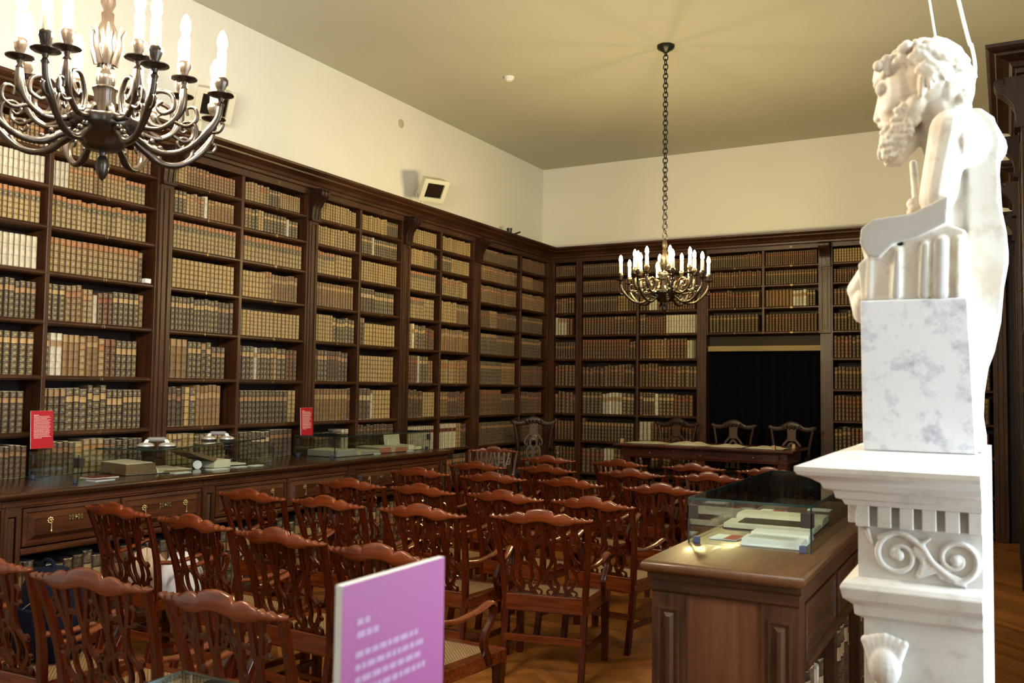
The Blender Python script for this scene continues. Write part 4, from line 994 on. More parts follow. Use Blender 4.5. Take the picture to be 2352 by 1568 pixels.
GH = 0.188
glass_case(-1.229, -0.712, 3.86, 5.46, GH, 'glass case on the showcase desk, holding the white open book')
glass_case(-5.835, -5.32, 3.82, 5.60, GH, 'glass case on the long counter with its lid set askew, nearest red sign', lid=False)
glass_case(-5.84, -5.37, 6.44, 7.98, GH, 'glass case on the long counter holding the wide open atlas')
glass_case(-1.18, -0.50, -0.45, 1.05, GH, 'glass case under the pink sign at the bottom edge, only its corner seen')
ZL = CT+GH+0.001
# loose lid laid askew over the first case
m = MB(); A = Vector((-5.216, 4.368, 0)); d1 = Vector((-0.303, 0.953, 0)); d2 = Vector((-0.953, -0.303, 0))
q = [A, A+d1*1.62, A+d1*1.62+d2*0.50, A+d2*0.50]
m.rings([[(p.x, p.y, z) for p in q] for z in (ZL, ZL+0.008)])
lid = tag(m.build('glass_sheet', GLASS), 'loose glass lid lying askew under the two suction handles', 'glass sheet')
m = MB()
for i in range(4):
    a, b = q[i], q[(i+1) % 4]; m.tube([(a.x, a.y, ZL+0.004), (b.x, b.y, ZL+0.004)], 0.0052, 6)
m.build('glass_edge', GEDGE, lid)
def suction(x, y, rz, label):
    e = thing('suction_handle', label, 'suction lifter', (x, y, ZL+0.0085), rz, 'suction handles'); B = dict(parent=e, rel=False)
    for s_ in (-1, 1):
        MB().lathe([(0.060, 0.0), (0.062, 0.010), (0.058, 0.014)], 28, (s_*0.072, 0, 0)).build('rubber_cup', BLACKM, smooth=True, **B)
        MB().lathe([(0.060, 0.013), (0.058, 0.022), (0.045, 0.032), (0.025, 0.038), (0, 0.039)], 28, (s_*0.072, 0, 0)).build('cup_cover', SILVER, smooth=True, **B)
        MB().rings([[(s_*(0.072-0.012), -0.02, 0.030), (s_*(0.072+0.022), -0.02, 0.030), (s_*(0.072+0.022), 0.02, 0.030), (s_*(0.072-0.012), 0.02, 0.030)], [(s_*0.05, -0.016, 0.060), (s_*0.075, -0.016, 0.060), (s_*0.075, 0.016, 0.060), (s_*0.05, 0.016, 0.060)]]).build('bracket', WHITE, bevel=0.003, **B)
        MB().rings([[(s_*0.10, -0.012, 0.045), (s_*0.10, 0.012, 0.045), (s_*0.10, 0.012, 0.052), (s_*0.10, -0.012, 0.052)], [(s_*0.165, -0.016, 0.052), (s_*0.165, 0.016, 0.052), (s_*0.165, 0.016, 0.058), (s_*0.165, -0.016, 0.058)]]).build('lever', BLACKM, bevel=0.002, **B)
    MB().tube([(-0.062, 0, 0.056), (-0.05, 0, 0.060), (0.05, 0, 0.060), (0.062, 0, 0.056)], [0.014, 0.017, 0.017, 0.014], 14).build('grip', GREYM, smooth=True, **B)
suction(-5.40, 4.50, math.radians(48), 'silver double suction handle on the loose glass lid, nearer the first red sign')
suction(-5.72, 5.38, math.radians(44), 'silver double suction handle on the far end of the loose glass lid')

# ------------------------------------------------------------------ red panels with white print
def text_lines(m, fn, u0, u1, v0, dv, n, rg, h):
    for k in range(n):
        v = v0-k*dv; u = u0; end = u1-(0.25*(u1-u0)*rg.random() if rg.random() < 0.5 else 0.02*rg.random())
        if k == n-1: end = u0+(u1-u0)*0.45
        while u < end:
            w = min(0.006+0.012*rg.random(), end-u)
            m.add([fn(u, v), fn(u+w, v), fn(u+w, v+h), fn(u, v+h)], [(0, 1, 2, 3)]); u += w+0.0022
def sign(label, x, y0, y1, z0, H, lean, mtl, th, n, name='sign', edge=WHITE, lt=LETTER, head=0.0, lay=None):
    e = thing(name, label, 'sign', (x, (y0+y1)/2, z0), 0, None if name != 'sign' else 'red text panels')
    f = lambda y, t, d: (x-lean*t+d, y, z0+t*math.sqrt(1-lean*lean))
    m = MB(); m.rings([[f(y0, 0, d), f(y1, 0, d), f(y1, H, d), f(y0, H, d)] for d in (-th, 0)])
    m.build('panel', edge, e, bevel=0.0008)
    m = MB(); g = 0.0004; m.add([f(y0+g, g, 0.0004), f(y1-g, g, 0.0004), f(y1-g, H-g, 0.0004), f(y0+g, H-g, 0.0004)], [(0, 1, 2, 3)])
    m.build('printed_face', mtl, e)
    m = MB(); rg = random.Random(n); W_ = y1-y0; fn = lambda u, v: f(y0+u, v, 0.0009)
    if lay: lay(m, fn, W_, H, rg)
    else:
        text_lines(m, fn, W_*0.13, W_*0.60, H*0.875, 0.01, 1, rg, 0.004)
        text_lines(m, fn, W_*0.13, W_*0.90, H*0.845, H*0.0335, n, rg, 0.0026)
    m.build('printed_text', lt, e)
    return e
sign('red text panel standing on the nearest counter glass case', -5.800, 3.800, 3.965, CT+GH+0.018, 0.258, 0.05, REDM, 0.006, 18)
sign('red text panel standing on the second counter glass case, by the third bookcase', -5.795, 6.37+0.09, 6.535+0.09, CT+GH+0.009, 0.255, 0.05, REDM, 0.006, 20)
ACRYL = plain('clear_acrylic_base', (0.5, 0.5, 0.5), 0.1)
for lb, x, y0, y1, z in (('low sign holder under the first red panel', -5.80, 3.79, 3.975, CT+GH), ('low sign holder under the second red panel', -5.795, 6.45, 6.635, CT+GH+0.0085)):
    pass
def pink_lay(m, fn, W_, H, rg):
    text_lines(m, fn, W_*0.13, W_*0.40, H*0.795, 0.010, 1, rg, 0.0075); text_lines(m, fn, W_*0.13, W_*0.56, H*0.735, 0.010, 1, rg, 0.0075)
    text_lines(m, fn, W_*0.12, W_*0.86, H*0.645, 0.0145, 5, rg, 0.007); text_lines(m, fn, W_*0.12, W_*0.86, H*0.31, 0.0145, 5, rg, 0.007)
PINK = plain('pink_print', (0.33, 0.075, 0.27), 0.42, 0, 0.3)
PINKT = plain('pale_lilac_lettering', (0.42, 0.25, 0.46), 0.5)
sign('large pink text panel standing on a glass case in the foreground', -0.654, 0.803, 1.012, CT+GH+0.0085, 0.243, 0.0, PINK, 0.010, 6, 'information_panel', lt=PINKT, lay=pink_lay)

# ------------------------------------------------------------------ books and cards inside the cases
def open_book(label, x, y, rz, w, d, h1, h2, page=PAPER, cover=None, z=CT, picture=None, fore=None, sink=0.0):
    """spine along local y; h1/h2 heights of the two halves"""
    e = thing('open_book', label, 'book', (x, y, z+0.0006), rz, 'open books on show'); B = dict(parent=e, rel=False)
    for q, h in ((-1, h1), (1, h2)):
        m = MB(); R = []; N = 12
        for i in range(N+1):
            t = i/N; zz = 0.006+h*(min(1, (t*5)**0.6) if t < 0.2 else 1-0.12*(t-0.2))-(0.5*h*math.exp(-t*14))
            zz = max(zz, 0.007); xx = q*(0.002+w/2*t)
            xb = q*(0.002+(w/2)*t*(1.0))
            R.append([(xb, -d/2, 0.005), (xb, d/2, 0.005), (xx, d/2, zz), (xx, -d/2, zz)])
        m.rings(R); m.build('page_block', [page] if fore is None else [page], smooth=True, angle=40, **B)
        if fore:
            k = MB(); zz = 0.006+h*0.90; k.box(min(q*w/2, q*(w/2+0.002)), max(q*w/2, q*(w/2+0.002)), -d/2-0.001, d/2+0.001, 0.005, zz-0.002)
            k.rings([[(q*0.02, s_*(d/2+0.0005), 0.006), (q*w/2, s_*(d/2+0.0005), 0.006), (q*w/2, s_*(d/2+0.0005), zz-0.003), (q*0.04, s_*(d/2+0.0005), 0.004+h*0.93)] for s_ in (-1,)]+[[(q*0.02, -(d/2-0.002), 0.006), (q*w/2, -(d/2-0.002), 0.006), (q*w/2, -(d/2-0.002), zz-0.003), (q*0.04, -(d/2-0.002), 0.004+h*0.93)]])
            k.build('fore_edge', fore, **B)
        if picture == q:
            m = MB(); m.rings([[(q*(w*0.06+w*0.37*t), s_*d*0.36, 0.0072+h*(1-0.12*(max(0, 0.14+0.74*t-0.2)))+0.0008) for s_ in (-1, 1)] for t in (0, .25, .5, .75, 1)], cap=False)
            m.build('printed_picture', PIC_M, **B)
    MB().box(-w/2-0.006, w/2+0.006, -d/2-0.004, d/2+0.004, 0, 0.005).build('cover', cover or BLACKM, **B)
    return e
def card(label, x, y, rz, w, d, red=None, z=CT, t=0.006):
    e = thing('caption_card', label, 'card', (x, y, z+0.0006), rz, 'caption cards'); B = dict(parent=e, rel=False)
    MB().box(-w/2, w/2, -d/2, d/2, 0, t).build('board', WHITE, bevel=0.0008, **B)
    if red == 'half': MB().box(0.0, w/2-0.002, -d/2+0.002, d/2-0.002, t, t+0.0006).build('red_print', REDM, **B)
    elif red == 'all': MB().box(-w/2+0.001, w/2-0.001, -d/2+0.001, d/2-0.001, t, t+0.0006).build('red_print', plain('dark_red_print', (0.16, 0.02, 0.015), 0.5), **B)
IVORY = plain('ivory_page', (0.66, 0.62, 0.47), 0.8, noise=0.05, nscale=15)
WPAGE = plain('white_page', (0.74, 0.74, 0.70), 0.8, noise=0.03, nscale=15)
open_book('open book with a dark landscape print inside the showcase desk case', -1.01, 4.60, math.radians(-88), .48, .42, .034, .022, IVORY, BLACKM, picture=1)
open_book('white open book with a page of print, at the front of the showcase case', -0.895, 4.09, math.radians(-88), .32, .25, .026, .026, WPAGE, WHITE)
m = MB(); rg = random.Random(8)
for k in range(9):
    u = -0.10
    while u < 0.10:
        w_ = min(0.01+0.02*rg.random(), 0.10-u); m.add([(u, -0.02-0.012*k, 0), (u+w_, -0.02-0.012*k, 0), (u+w_, -0.0235-0.012*k, 0), (u, -0.0235-0.012*k, 0)], [(0, 1, 2, 3)]); u += w_+0.004
m.v = [(-0.895+p[0]*0.98, 4.075+p[1], CT+0.0345) for p in m.v]
ob = [o for o in COL.objects if o.get('label', '').startswith('white open book')][0]
tx = m.build('printed_text', GREYM); tx.parent = ob; tx.matrix_parent_inverse = Matrix.LocRotScale(ob.location, ob.rotation_euler.to_quaternion(), None).inverted()
card('white caption card with red half, front corner of the showcase case', -1.115, 4.065, math.radians(-3), .125, .135, 'half')
card('white caption card with red half, behind the picture book', -1.14, 5.04, math.radians(-4), .13, .14, 'half', t=0.010)
card('plain white caption card at the far end of the showcase case', -0.93, 5.30, 0, .12, .10)
BROWNEDGE = plain('brown_fore_edge', (0.17, 0.10, 0.045), 0.85, noise=0.3, nscale=60)
open_book('big open book with a thick brown page block in the first counter case', -5.64, 4.62, math.radians(80), .52, .36, .085, .018, PAPER, WD and BD, fore=BROWNEDGE)
# closed volume leaning open on a paper roll
e = thing('propped_book', 'old book resting tilted on a white paper roll in the first counter case', 'book', (-5.60, 5.10, CT+0.0006), math.radians(86)); B = dict(parent=e, rel=False)
MB().box(0.03, 0.19, -0.12, 0.12, 0, 0.062).build('page_block', PAPER, bevel=0.004, **B)
fb = lambda a, b, d: (a, d, b)
MB().prism([(0.05, 0.064), (0.03, 0.050), (-0.10, 0.092), (-0.20, 0.130), (-0.20, 0.146), (-0.08, 0.118), (0.05, 0.076)], fb, -0.125, 0.125).build('raised_cover', plain('brown_leather', (0.13, 0.075, 0.035), 0.6, noise=0.3), bevel=0.002, **B)
e = tag(MB().tube([(-5.73, 5.16, CT+0.034), (-5.53, 5.00, CT+0.034)], 0.033, 20).build('paper_roll', WHITE, smooth=True, angle=50), 'white paper roll propping the tilted old book', 'paper roll')
open_book('small open book at the far end of the first counter case', -5.60, 5.40, math.radians(84), .20, .15, .02, .012, PAPER, BD)
for k, (lb, x, y, w, d, r) in enumerate([('caption card with dark red print, nearest corner of the first counter case', -5.56, 4.16, .20, .15, 'all'), ('smaller caption card with dark red print, at the front glass of the first case', -5.40, 4.05, .15, .10, 'all'),
      ('white caption card before the big brown open book', -5.385, 4.71, .15, .06, None), ('white caption card below the tilted book', -5.385, 5.06, .17, .07, None), ('white caption card before the small open book', -5.40, 5.31, .12, .06, None), ('white caption card last in the first counter case', -5.39, 5.48, .12, .06, None)]):
    card(lb, x, y, math.radians(90), w if k > 1 else w, d, r)
open_book('wide open atlas with pale wrinkled pages in the second counter case', -5.60, 6.86, math.radians(88), .62, .36, .060, .035, SHEET, BD, fore=plain('grey_fore_edge', (0.30, 0.29, 0.27), 0.85, noise=0.2, nscale=60))
RED_E = plain('faded_red_fore_edge', (0.42, 0.13, 0.07), 0.8, noise=0.2, nscale=50)
open_book('open book with faded red page edges in the second counter case', -5.58, 7.42, math.radians(84), .40, .32, .055, .05, SHEET, BD, fore=RED_E)
e = thing('standing_leaf', 'pale printed leaf standing upright behind the red-edged open book', 'paper', (-5.66, 7.72, CT+0.0006), math.radians(62)); B = dict(parent=e, rel=False)
MB().rings([[(-0.09, 0, 0.0), (0.09, 0, 0.0), (0.09, 0.045, 0.175), (-0.09, 0.045, 0.175)], [(-0.09, 0.004, 0.0), (0.09, 0.004, 0.0), (0.09, 0.049, 0.175), (-0.09, 0.049, 0.175)]]).build('leaf', SHEET, **B)
MB().box(-0.06, -0.05, 0.004, 0.05, 0, 0.10).build('prop', WHITE, **B)
open_book('small open brown book at the far end of the second counter case', -5.56, 7.86, math.radians(80), .18, .20, .05, .03, PAPER, BD)
card('white caption card at the front glass beside the wide atlas', -5.43, 7.12, math.radians(90), .10, .06)
card('white caption card at the front glass beside the red-edged book', -5.42, 7.66, math.radians(90), .12, .06)
card('white paper slip lying before the brown volumes on the first bookcase shelf', -5.945, 4.80, math.radians(90), .055, .05, z=2.466+ST, t=0.035)
BOOKS.sort(key=lambda k: -shown(k))
NSHOW = 300
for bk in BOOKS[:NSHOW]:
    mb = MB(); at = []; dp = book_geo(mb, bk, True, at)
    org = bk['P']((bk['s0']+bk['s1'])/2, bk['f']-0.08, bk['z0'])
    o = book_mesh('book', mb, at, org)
    nm = STY[bk['st']][7]
    if bk['bid'][0] == 'C':
        lab = '%s volume, %s from left, %s open shelf under the counter' % (nm, ORD[bk['n']], ['nearest', 'second', 'third'][int(bk['bid'][1])])
        grp = 'large volumes under the counter drawers'
    elif bk['bid'] == 'S0':
        lab = '%s volume, %s from the near end, open shelf of showcase desk' % (nm, ORD[bk['n']])
        grp = 'tattered volumes under the showcase desk'
    else:
        hf = ['left half of ', 'right half of '][bk['half']] if bk['bid'] != 'B0' else ''
        lab = '%s book, %s from left, %s shelf down, %s%s' % (nm, ORD[bk['n']], ORD[bk['row']], hf, BNAME[bk['bid']])
        if len(lab.split()) > 16: lab = lab.replace(' leather', '')
        grp = 'old books on the %s' % BNAME[bk['bid']]
    tag(o, lab, 'book', grp)
    if bk['z0']+bk['h'] < 1.66:
        P = bk['P']; pb = MB(); wbox(pb, P, bk['s0']+0.003, bk['s1']-0.003, bk['f']-dp+0.004, bk['f']-0.014, bk['z0']+0.01, bk['z0']+bk['h']+0.0015)
        pb.build('page_block', DARKTOP if bk['bid'][0] in 'CS' else PAPER, o)
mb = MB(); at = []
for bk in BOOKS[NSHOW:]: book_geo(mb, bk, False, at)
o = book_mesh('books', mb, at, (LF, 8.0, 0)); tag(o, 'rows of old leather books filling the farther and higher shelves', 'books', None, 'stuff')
print('books', len(BOOKS))

# ------------------------------------------------------------------ chandeliers
def chandelier(x, y, label, bulbm):
    zb = 2.55
    e = thing('chandelier', label, 'chandelier', (x, y, zb), 0, 'bronze chandeliers'); B = dict(parent=e, rel=False)
    gad = lambda a, z: 1+0.035*abs(math.cos(6*a))
    MB().lathe([(0.0, -0.016), (0.050, -0.012), (0.068, 0.0), (0.070, 0.008), (0.094, 0.028), (0.118, 0.060), (0.128, 0.088), (0.121, 0.099), (0.085, 0.094), (0.05, 0.085), (0, 0.08)], 72, mod=gad).build('bowl', BRONZE, smooth=True, angle=60, **B)
    MB().lathe([(0.0, -0.125), (0.010, -0.115), (0.020, -0.095), (0.026, -0.070), (0.020, -0.045), (0.011, -0.034), (0.014, -0.024), (0.010, -0.012), (0.0, -0.010)], 18).build('finial', BRONZE, smooth=True, **B)
    flute = lambda a, z: 1+0.05*math.cos(10*a)
    MB().lathe([(0.05, 0.085), (0.045, 0.10), (0.040, 0.125), (0.036, 0.19), (0.040, 0.205), (0.044, 0.212), (0.030, 0.222), (0.034, 0.245), (0.030, 0.268), (0.018, 0.28), (0.022, 0.31), (0.034, 0.345), (0.028, 0.39), (0.036, 0.42), (0.020, 0.46), (0.022, 0.49), (0.014, 0.50), (0.026, 0.53), (0.020, 0.57), (0.010, 0.60)], 40, mod=flute).build('stem', BRONZE, smooth=True, angle=60, **B)
    m = MB()
    for k in range(8):
        a = k*PI/4+0.2; c, s_ = math.cos(a), math.sin(a); L = catmull([(0.030*c, 0.030*s_, 0.30), (0.048*c, 0.048*s_, 0.36), (0.050*c, 0.050*s_, 0.41), (0.062*c, 0.062*s_, 0.44)], 4); m.tube(L, [0.012-0.0008*i for i in range(len(L))], 6, flat=0.5)
    m.build('acanthus_leaves', BRONZE, smooth=True, **B)
    m = MB()
    for k in range(8):
        a = k*PI/4+PI/8; c, s_ = math.cos(a), math.sin(a); L = catmull([(0.10*c, 0.10*s_, 0.085), (0.09*c, 0.09*s_, 0.12), (0.070*c, 0.070*s_, 0.135), (0.052*c, 0.052*s_, 0.11)], 4); m.tube(L, 0.011, 6)
    m.build('inner_scrolls', BRONZE, smooth=True, **B)
    def arm(a, r1, zp, kind):
        c, s_ = math.cos(a), math.sin(a); F = lambda r, z: (r*c, r*s_, z)
        m = MB()
        if kind == 0:      # outer arm: dips below the bowl and sweeps up
            P = catmull([F(0.108, 0.045, ), F(0.150, 0.015), F(0.215, -0.020), F(0.290, -0.012), F(0.360, 0.040), F(0.408, 0.105), F(r1, zp-0.035)], 6); rad = [lerp(0.013, 0.0105, i/(len(P)-1))*(1+0.35*math.exp(-((i-26)/3)**2)+0.25*math.exp(-((i-10)/2)**2)) for i in range(len(P))]
            m.tube(P, rad, 8)
            m.tube(catmull([F(0.30, -0.008), F(0.335, 0.035), F(0.33, 0.085), F(0.295, 0.095), F(0.275, 0.072), F(0.288, 0.055), F(0.302, 0.064)], 5), [0.0075-0.0001*i for i in range(31)], 6)
            m.tube(catmull([F(0.375, 0.06), F(0.415, 0.060), F(0.432, 0.085), F(0.424, 0.095)], 4), 0.006, 6)
            m.ball(F(0.205, -0.004), 0.012, 8, 6); m.ball(F(0.175, 0.022), 0.011, 8, 6)
        else:              # inner arm: straight baluster with a C scroll beside it
            P = catmull([F(0.095, 0.085), F(0.140, 0.075), F(0.200, 0.070), F(0.252, 0.100), F(0.280, 0.150), F(r1, zp-0.035)], 6); m.tube(P, [0.0105+0.0065*math.exp(-((i-25)/4)**2) for i in range(len(P))], 8)
            m.tube(catmull([F(0.215, 0.072), F(0.165, 0.090), F(0.150, 0.150), F(0.185, 0.205), F(0.240, 0.195), F(0.250, 0.145), F(0.212, 0.125), F(0.190, 0.150), F(0.210, 0.170)], 5), [0.0105-0.0001*i for i in range(41)], 7)
            m.tube(catmull([F(0.252, 0.098), F(0.300, 0.080), F(0.335, 0.105), F(0.328, 0.145), F(0.300, 0.145), F(0.302, 0.120)], 5), [0.0085-0.00012*i for i in range(26)], 6)
            m.ball(F(0.14, 0.045), 0.012, 8, 6)
        ar = m.build('arm', BRONZE, smooth=True, angle=70, **B)
        A = dict(parent=ar, rel=False); ctr = F(r1, 0)
        MB().lathe([(0.010, zp-0.040), (0.014, zp-0.030), (0.008, zp-0.020), (0.012, zp-0.008), (0.030, zp-0.002), (0.046, zp+0.003), (0.047, zp+0.006), (0.030, zp+0.003), (0.0, zp+0.002)], 24, ctr).build('drip_pan', BRONZE, smooth=True, **A)
        MB().lathe([(0.009, zp+0.002), (0.010, zp+0.012), (0.018, zp+0.028), (0.0250, zp+0.046), (0.0240, zp+0.060), (0.0175, zp+0.068), (0.0, zp+0.068)], 20, ctr, mod=lambda t, z: 1+0.04*math.cos(8*t)).build('candle_cup', BRONZE, smooth=True, **A)
        MB().lathe([(0.016, zp+0.060), (0.016, zp+0.158), (0.013, zp+0.162), (0.0, zp+0.162)], 14, ctr).build('candle_sleeve', CANDLE, smooth=True, angle=50, **A)
        MB().lathe([(0.007, zp+0.160), (0.013, zp+0.172), (0.0185, zp+0.192), (0.0160, zp+0.214), (0.007, zp+0.236), (0.0, zp+0.244)], 12, ctr).build('bulb', bulbm, smooth=True, **A)
    for k in range(8):
        arm(math.radians(29)+k*PI/4, 0.420, 0.192, 0)
        arm(math.radians(29)+k*PI/4, 0.285, 0.250, 1)
    # chain of twisted links up to the ceiling rose
    top = CEIL-0.05-zb; z = 0.60; k = 0; m = MB(); ch = []
    n = 40; pitch = (top-0.60)/n
    for k in range(n):
        zc = 0.60+pitch*(k+0.5); h = pitch*0.66; w = 0.021
        pts = [((w*math.cos(t*PI/7))*(1 if k % 2 == 0 else 0.12), (w*math.cos(t*PI/7))*(0.12 if k % 2 == 0 else 1), zc+h*math.sin(t*PI/7)) for t in range(14)]
        m.tube(pts, 0.0058, 6, closed=True)
    m.build('chain', IRON, smooth=True, **B)
    MB().lathe([(0.0, top-0.03), (0.020, top-0.02), (0.040, top-0.005), (0.070, top+0.012), (0.085, top+0.030), (0.085, top+0.049), (0.0, top+0.049)], 30, mod=lambda a, z: 1+0.03*math.cos(8*a)).build('ceiling_rose', IRON, smooth=True, **B)
    return e
chandelier(-2.86, 8.21, 'bronze chandelier with lit candle bulbs hanging before the end wall', BULBM)
chandelier(-2.855, 2.10, 'large bronze chandelier cut by the upper corner, nearest the camera', BULBN)

# ------------------------------------------------------------------ marble bust on its carved pedestal
STX, STY_, = -0.055, 2.20
def SP(px, py, d=0.0): return (STX+(px-2250)*0.000873, STY_+d, 1.902-(py-700)*0.00100)
def sculpt(name, mb, mtl, parent, vox, smooth=4):
    o = mb.build(name, mtl, parent, smooth=True, angle=180)
    r = o.modifiers.new('one_surface', 'REMESH'); r.mode = 'VOXEL'; r.voxel_size = vox; r.use_smooth_shade = True
    s_ = o.modifiers.new('soften', 'SMOOTH'); s_.iterations = smooth; s_.factor = 0.5
    return o
e = thing('marble_bust', 'weathered marble half-figure of a bearded man facing left on a carved pedestal', 'sculpture', (STX-0.12, STY_+0.12, 1.58))
rg = random.Random(4)
m = MB()
K = 0.00093
def el(px, py, d, rx, ry, rz): m.ball(SP(px, py, d), (rx*K, ry, rz*K), 20, 14)
def cp(a, b, da, db, ra, rb=None): m.capsule(SP(*a, da), SP(*b, db), ra*K, (rb if rb else ra)*K, 14)
HD = 0.115
el(2140, 165, HD, 100, .080, 92); el(2100, 170, HD, 88, .070, 88); el(2060, 205, HD, 50, .052, 82)     # skull, face
el(2190, 190, HD, 55, .070, 70)
cp((2022, 176), (2026, 176), HD-.035, HD+.035, 17)                                                  # brow
cp((2016, 182), (2006, 236), HD, HD, 8, 11); el(2008, 240, HD, 11, .014, 9)                          # nose
for s_ in (-1, 1):
    el(2040, 197, HD+s_*.030, 10, .009, 7); cp((2026, 187), (2054, 194), HD+s_*.028, HD+s_*.046, 5); cp((2016, 172), (2050, 176), HD+s_*.014, HD+s_*.050, 10, 7)   # eye, lid
    el(2048, 226, HD+s_*.034, 24, .018, 20)                                                           # cheek
    cp((2014, 254), (2040, 268), HD+s_*.004, HD+s_*.030, 8, 7)                                         # moustache
    cp((2128, 176), (2124, 214), HD+s_*.079, HD+s_*.076, 9, 8); cp((2138, 172), (2146, 200), HD+s_*.082, HD+s_*.082, 6)   # ear
    cp((2112, 222), (2066, 285), HD+s_*.046, HD+s_*.030, 24, 28)                                       # bearded jaw
cp((2022, 274), (2026, 274), HD-.014, HD+.014, 7)                                                    # lower lip
el(2062, 295, HD, 50, .050, 46); el(2048, 325, HD, 36, .036, 30)                                      # beard
for iy in range(9):                                                                                  # curls of the beard
    for ix in range(9):
        py = 236+iy*13+rg.uniform(-4, 4); px = 2026+ix*12+(6 if iy % 2 else 0)+rg.uniform(-3, 3)
        if px > 2126-max(0, (py-250))*0.62 or (py < 275 and px < 2062-(py-236)*0.5): continue
        hw = .050*math.sqrt(max(0.15, 1-((px-2070)/75)**2))*(1-max(0, (py-310))/120)
        for s_ in (-1, 1): el(px, py, HD+s_*(hw+.004*rg.random()), 8.5+3*rg.random(), .011, 8.5+3*rg.random())
for k in range(20): el(lerp(2012, 2035, rg.random()), lerp(285, 335, rg.random()), HD+.05*(rg.random()-.5), 8, .008, 9)
for k in range(190):                                                                                 # wavy locks of hair
    th = lerp(0.0, PI*0.98, rg.random()); ph = (rg.random()-.5)*PI*0.98
    px = 2128-116*math.cos(th)*math.cos(ph)-2; py = 163-95*math.sin(th)*math.cos(ph*0.75)
    if (px < 2112 and py > 138+0.0*px) or (px < 2152 and py > 160): continue
    d = HD+.081*math.sin(ph); L = 24+16*rg.random(); w1 = 6*(rg.random()-.5)
    a = (px, py); b = (px+L*0.55, py+L*0.35+w1); c = (px+L*0.95, py+L*0.85-w1)
    if c[1] > 235 or c[0] > 2236: continue
    cp(a, b, d, d+.004*(rg.random()-.5), 8+3*rg.random(), 9); cp(b, c, d, d, 9, 5)
for k in range(44):                                                                                  # curls above the brow
    t = rg.random(); px = lerp(2008, 2096, t)+4*rg.random(); py = lerp(128, 84, t**0.7)+10*rg.random(); d = HD+(rg.random()-.5)*lerp(.11, .15, t)
    el(px, py, d, 13+4*rg.random(), .013, 12+4*rg.random())
el(2062, 128, HD, 50, .066, 44)
for k in range(12):                                                                                  # fringe over the forehead
    d = HD+(k-5.5)*.010; cp((2010+abs(k-5.5)*5, 112+rg.random()*10), (2000+abs(k-5.5)*6, 140+rg.random()*14), d, d, 13, 9)
for k in range(16): cp((2200+30*rg.random(), 150+60*rg.random()), (2205+25*rg.random(), 205+30*rg.random()), HD+(rg.random()-.5)*.12, HD+(rg.random()-.5)*.12, 15, 11)
cp((2165, 225), (2190, 320), HD, HD+.01, 62, 70)                                                      # neck
el(2222, 335, .12, 72, .105, 78); el(2180, 420, .135, 62, .085, 110); cp((2200, 380), (2170, 560), .13, .13, 66, 72)   # shoulders, chest
el(2150, 575, .12, 86, .10, 70)
cp((2192, 300), (2158, 455), .056, .052, 50, 42); el(2200, 300, .066, 54, .052, 52)                    # near upper arm
cp((2225, 310), (2240, 480), .20, .20, 50, 44)                                                        # far arm
def pl(poly, d0, d1): m.prism(poly, lambda a, b, d: SP(a, b, d), d0, d1)
pl([(2188, 462), (2184, 522), (2120, 548), (2060, 560), (2022, 592), (1994, 588), (1974, 556), (1978, 522), (2008, 502), (2100, 496)], 0.0, 0.115)   # sawn forearm and fist
cp((1985, 540), (1990, 575), .10, .11, 22, 20)
pl([(1968, 604), (1990, 585), (2060, 570), (2190, 525), (2226, 540), (2232, 690), (1976, 690)], 0.012, 0.20)
for px, w, d in ((1995, 12, .010), (2025, 9, .012), (2062, 14, .006), (2100, 8, .012), (2128, 13, .004), (2165, 20, .008), (2205, 14, .008)):
    cp((px+4, 585-(px-2000)*0.12), (px, 680), d+.010, d+.010, w, w*1.15)
cp((1978, 600), (1950, 650), .13, .14, 22, 30); cp((1950, 650), (1958, 712), .14, .14, 28, 22); el(1962, 690, .11, 24, .05, 38)   # hanging cloth
pl([(2232, 255), (2262, 258), (2292, 282), (2306, 330), (2300, 395), (2302, 470), (2316, 540), (2320, 590), (2308, 650), (2300, 730), (2284, 800), (2268, 840), (2258, 900), (2255, 955), (2262, 1000), (2262, 1031), (2232, 1031)], 0.055, 0.235)   # back slab
cp((2255, 290), (2275, 330), .14, .15, 42, 44); cp((2235, 330), (2252, 580), .135, .14, 60, 58); cp((2262, 600), (2262, 780), .14, .14, 34, 22)
cp((2088, 335), (2097, 440), .20, .19, 10, 11); el(2086, 440, .18, 14, .014, 16); el(2090, 462, .17, 17, .016, 16)    # staff and knob
sculpt('figure', m, MARBLE, e, 0.0032, 1)
m = MB(); m.rings([[(STX+(a-2250)*0.000873, STY_+d, 1.902-(b-700)*0.001) for a, b, d in q] for q in ([(1975, 690, 0), (2230, 690, 0), (2232, 690, .30), (1975, 690, .30)], [(1978, 860, -.004), (2238, 860, -.004), (2240, 860, .30), (1978, 860, .30)], [(1981, 1032, -.008), (2246, 1032, -.008), (2248, 1032, .30), (1981, 1032, .30)])])
m.build('plinth', MARBLEG, e, bevel=0.004)
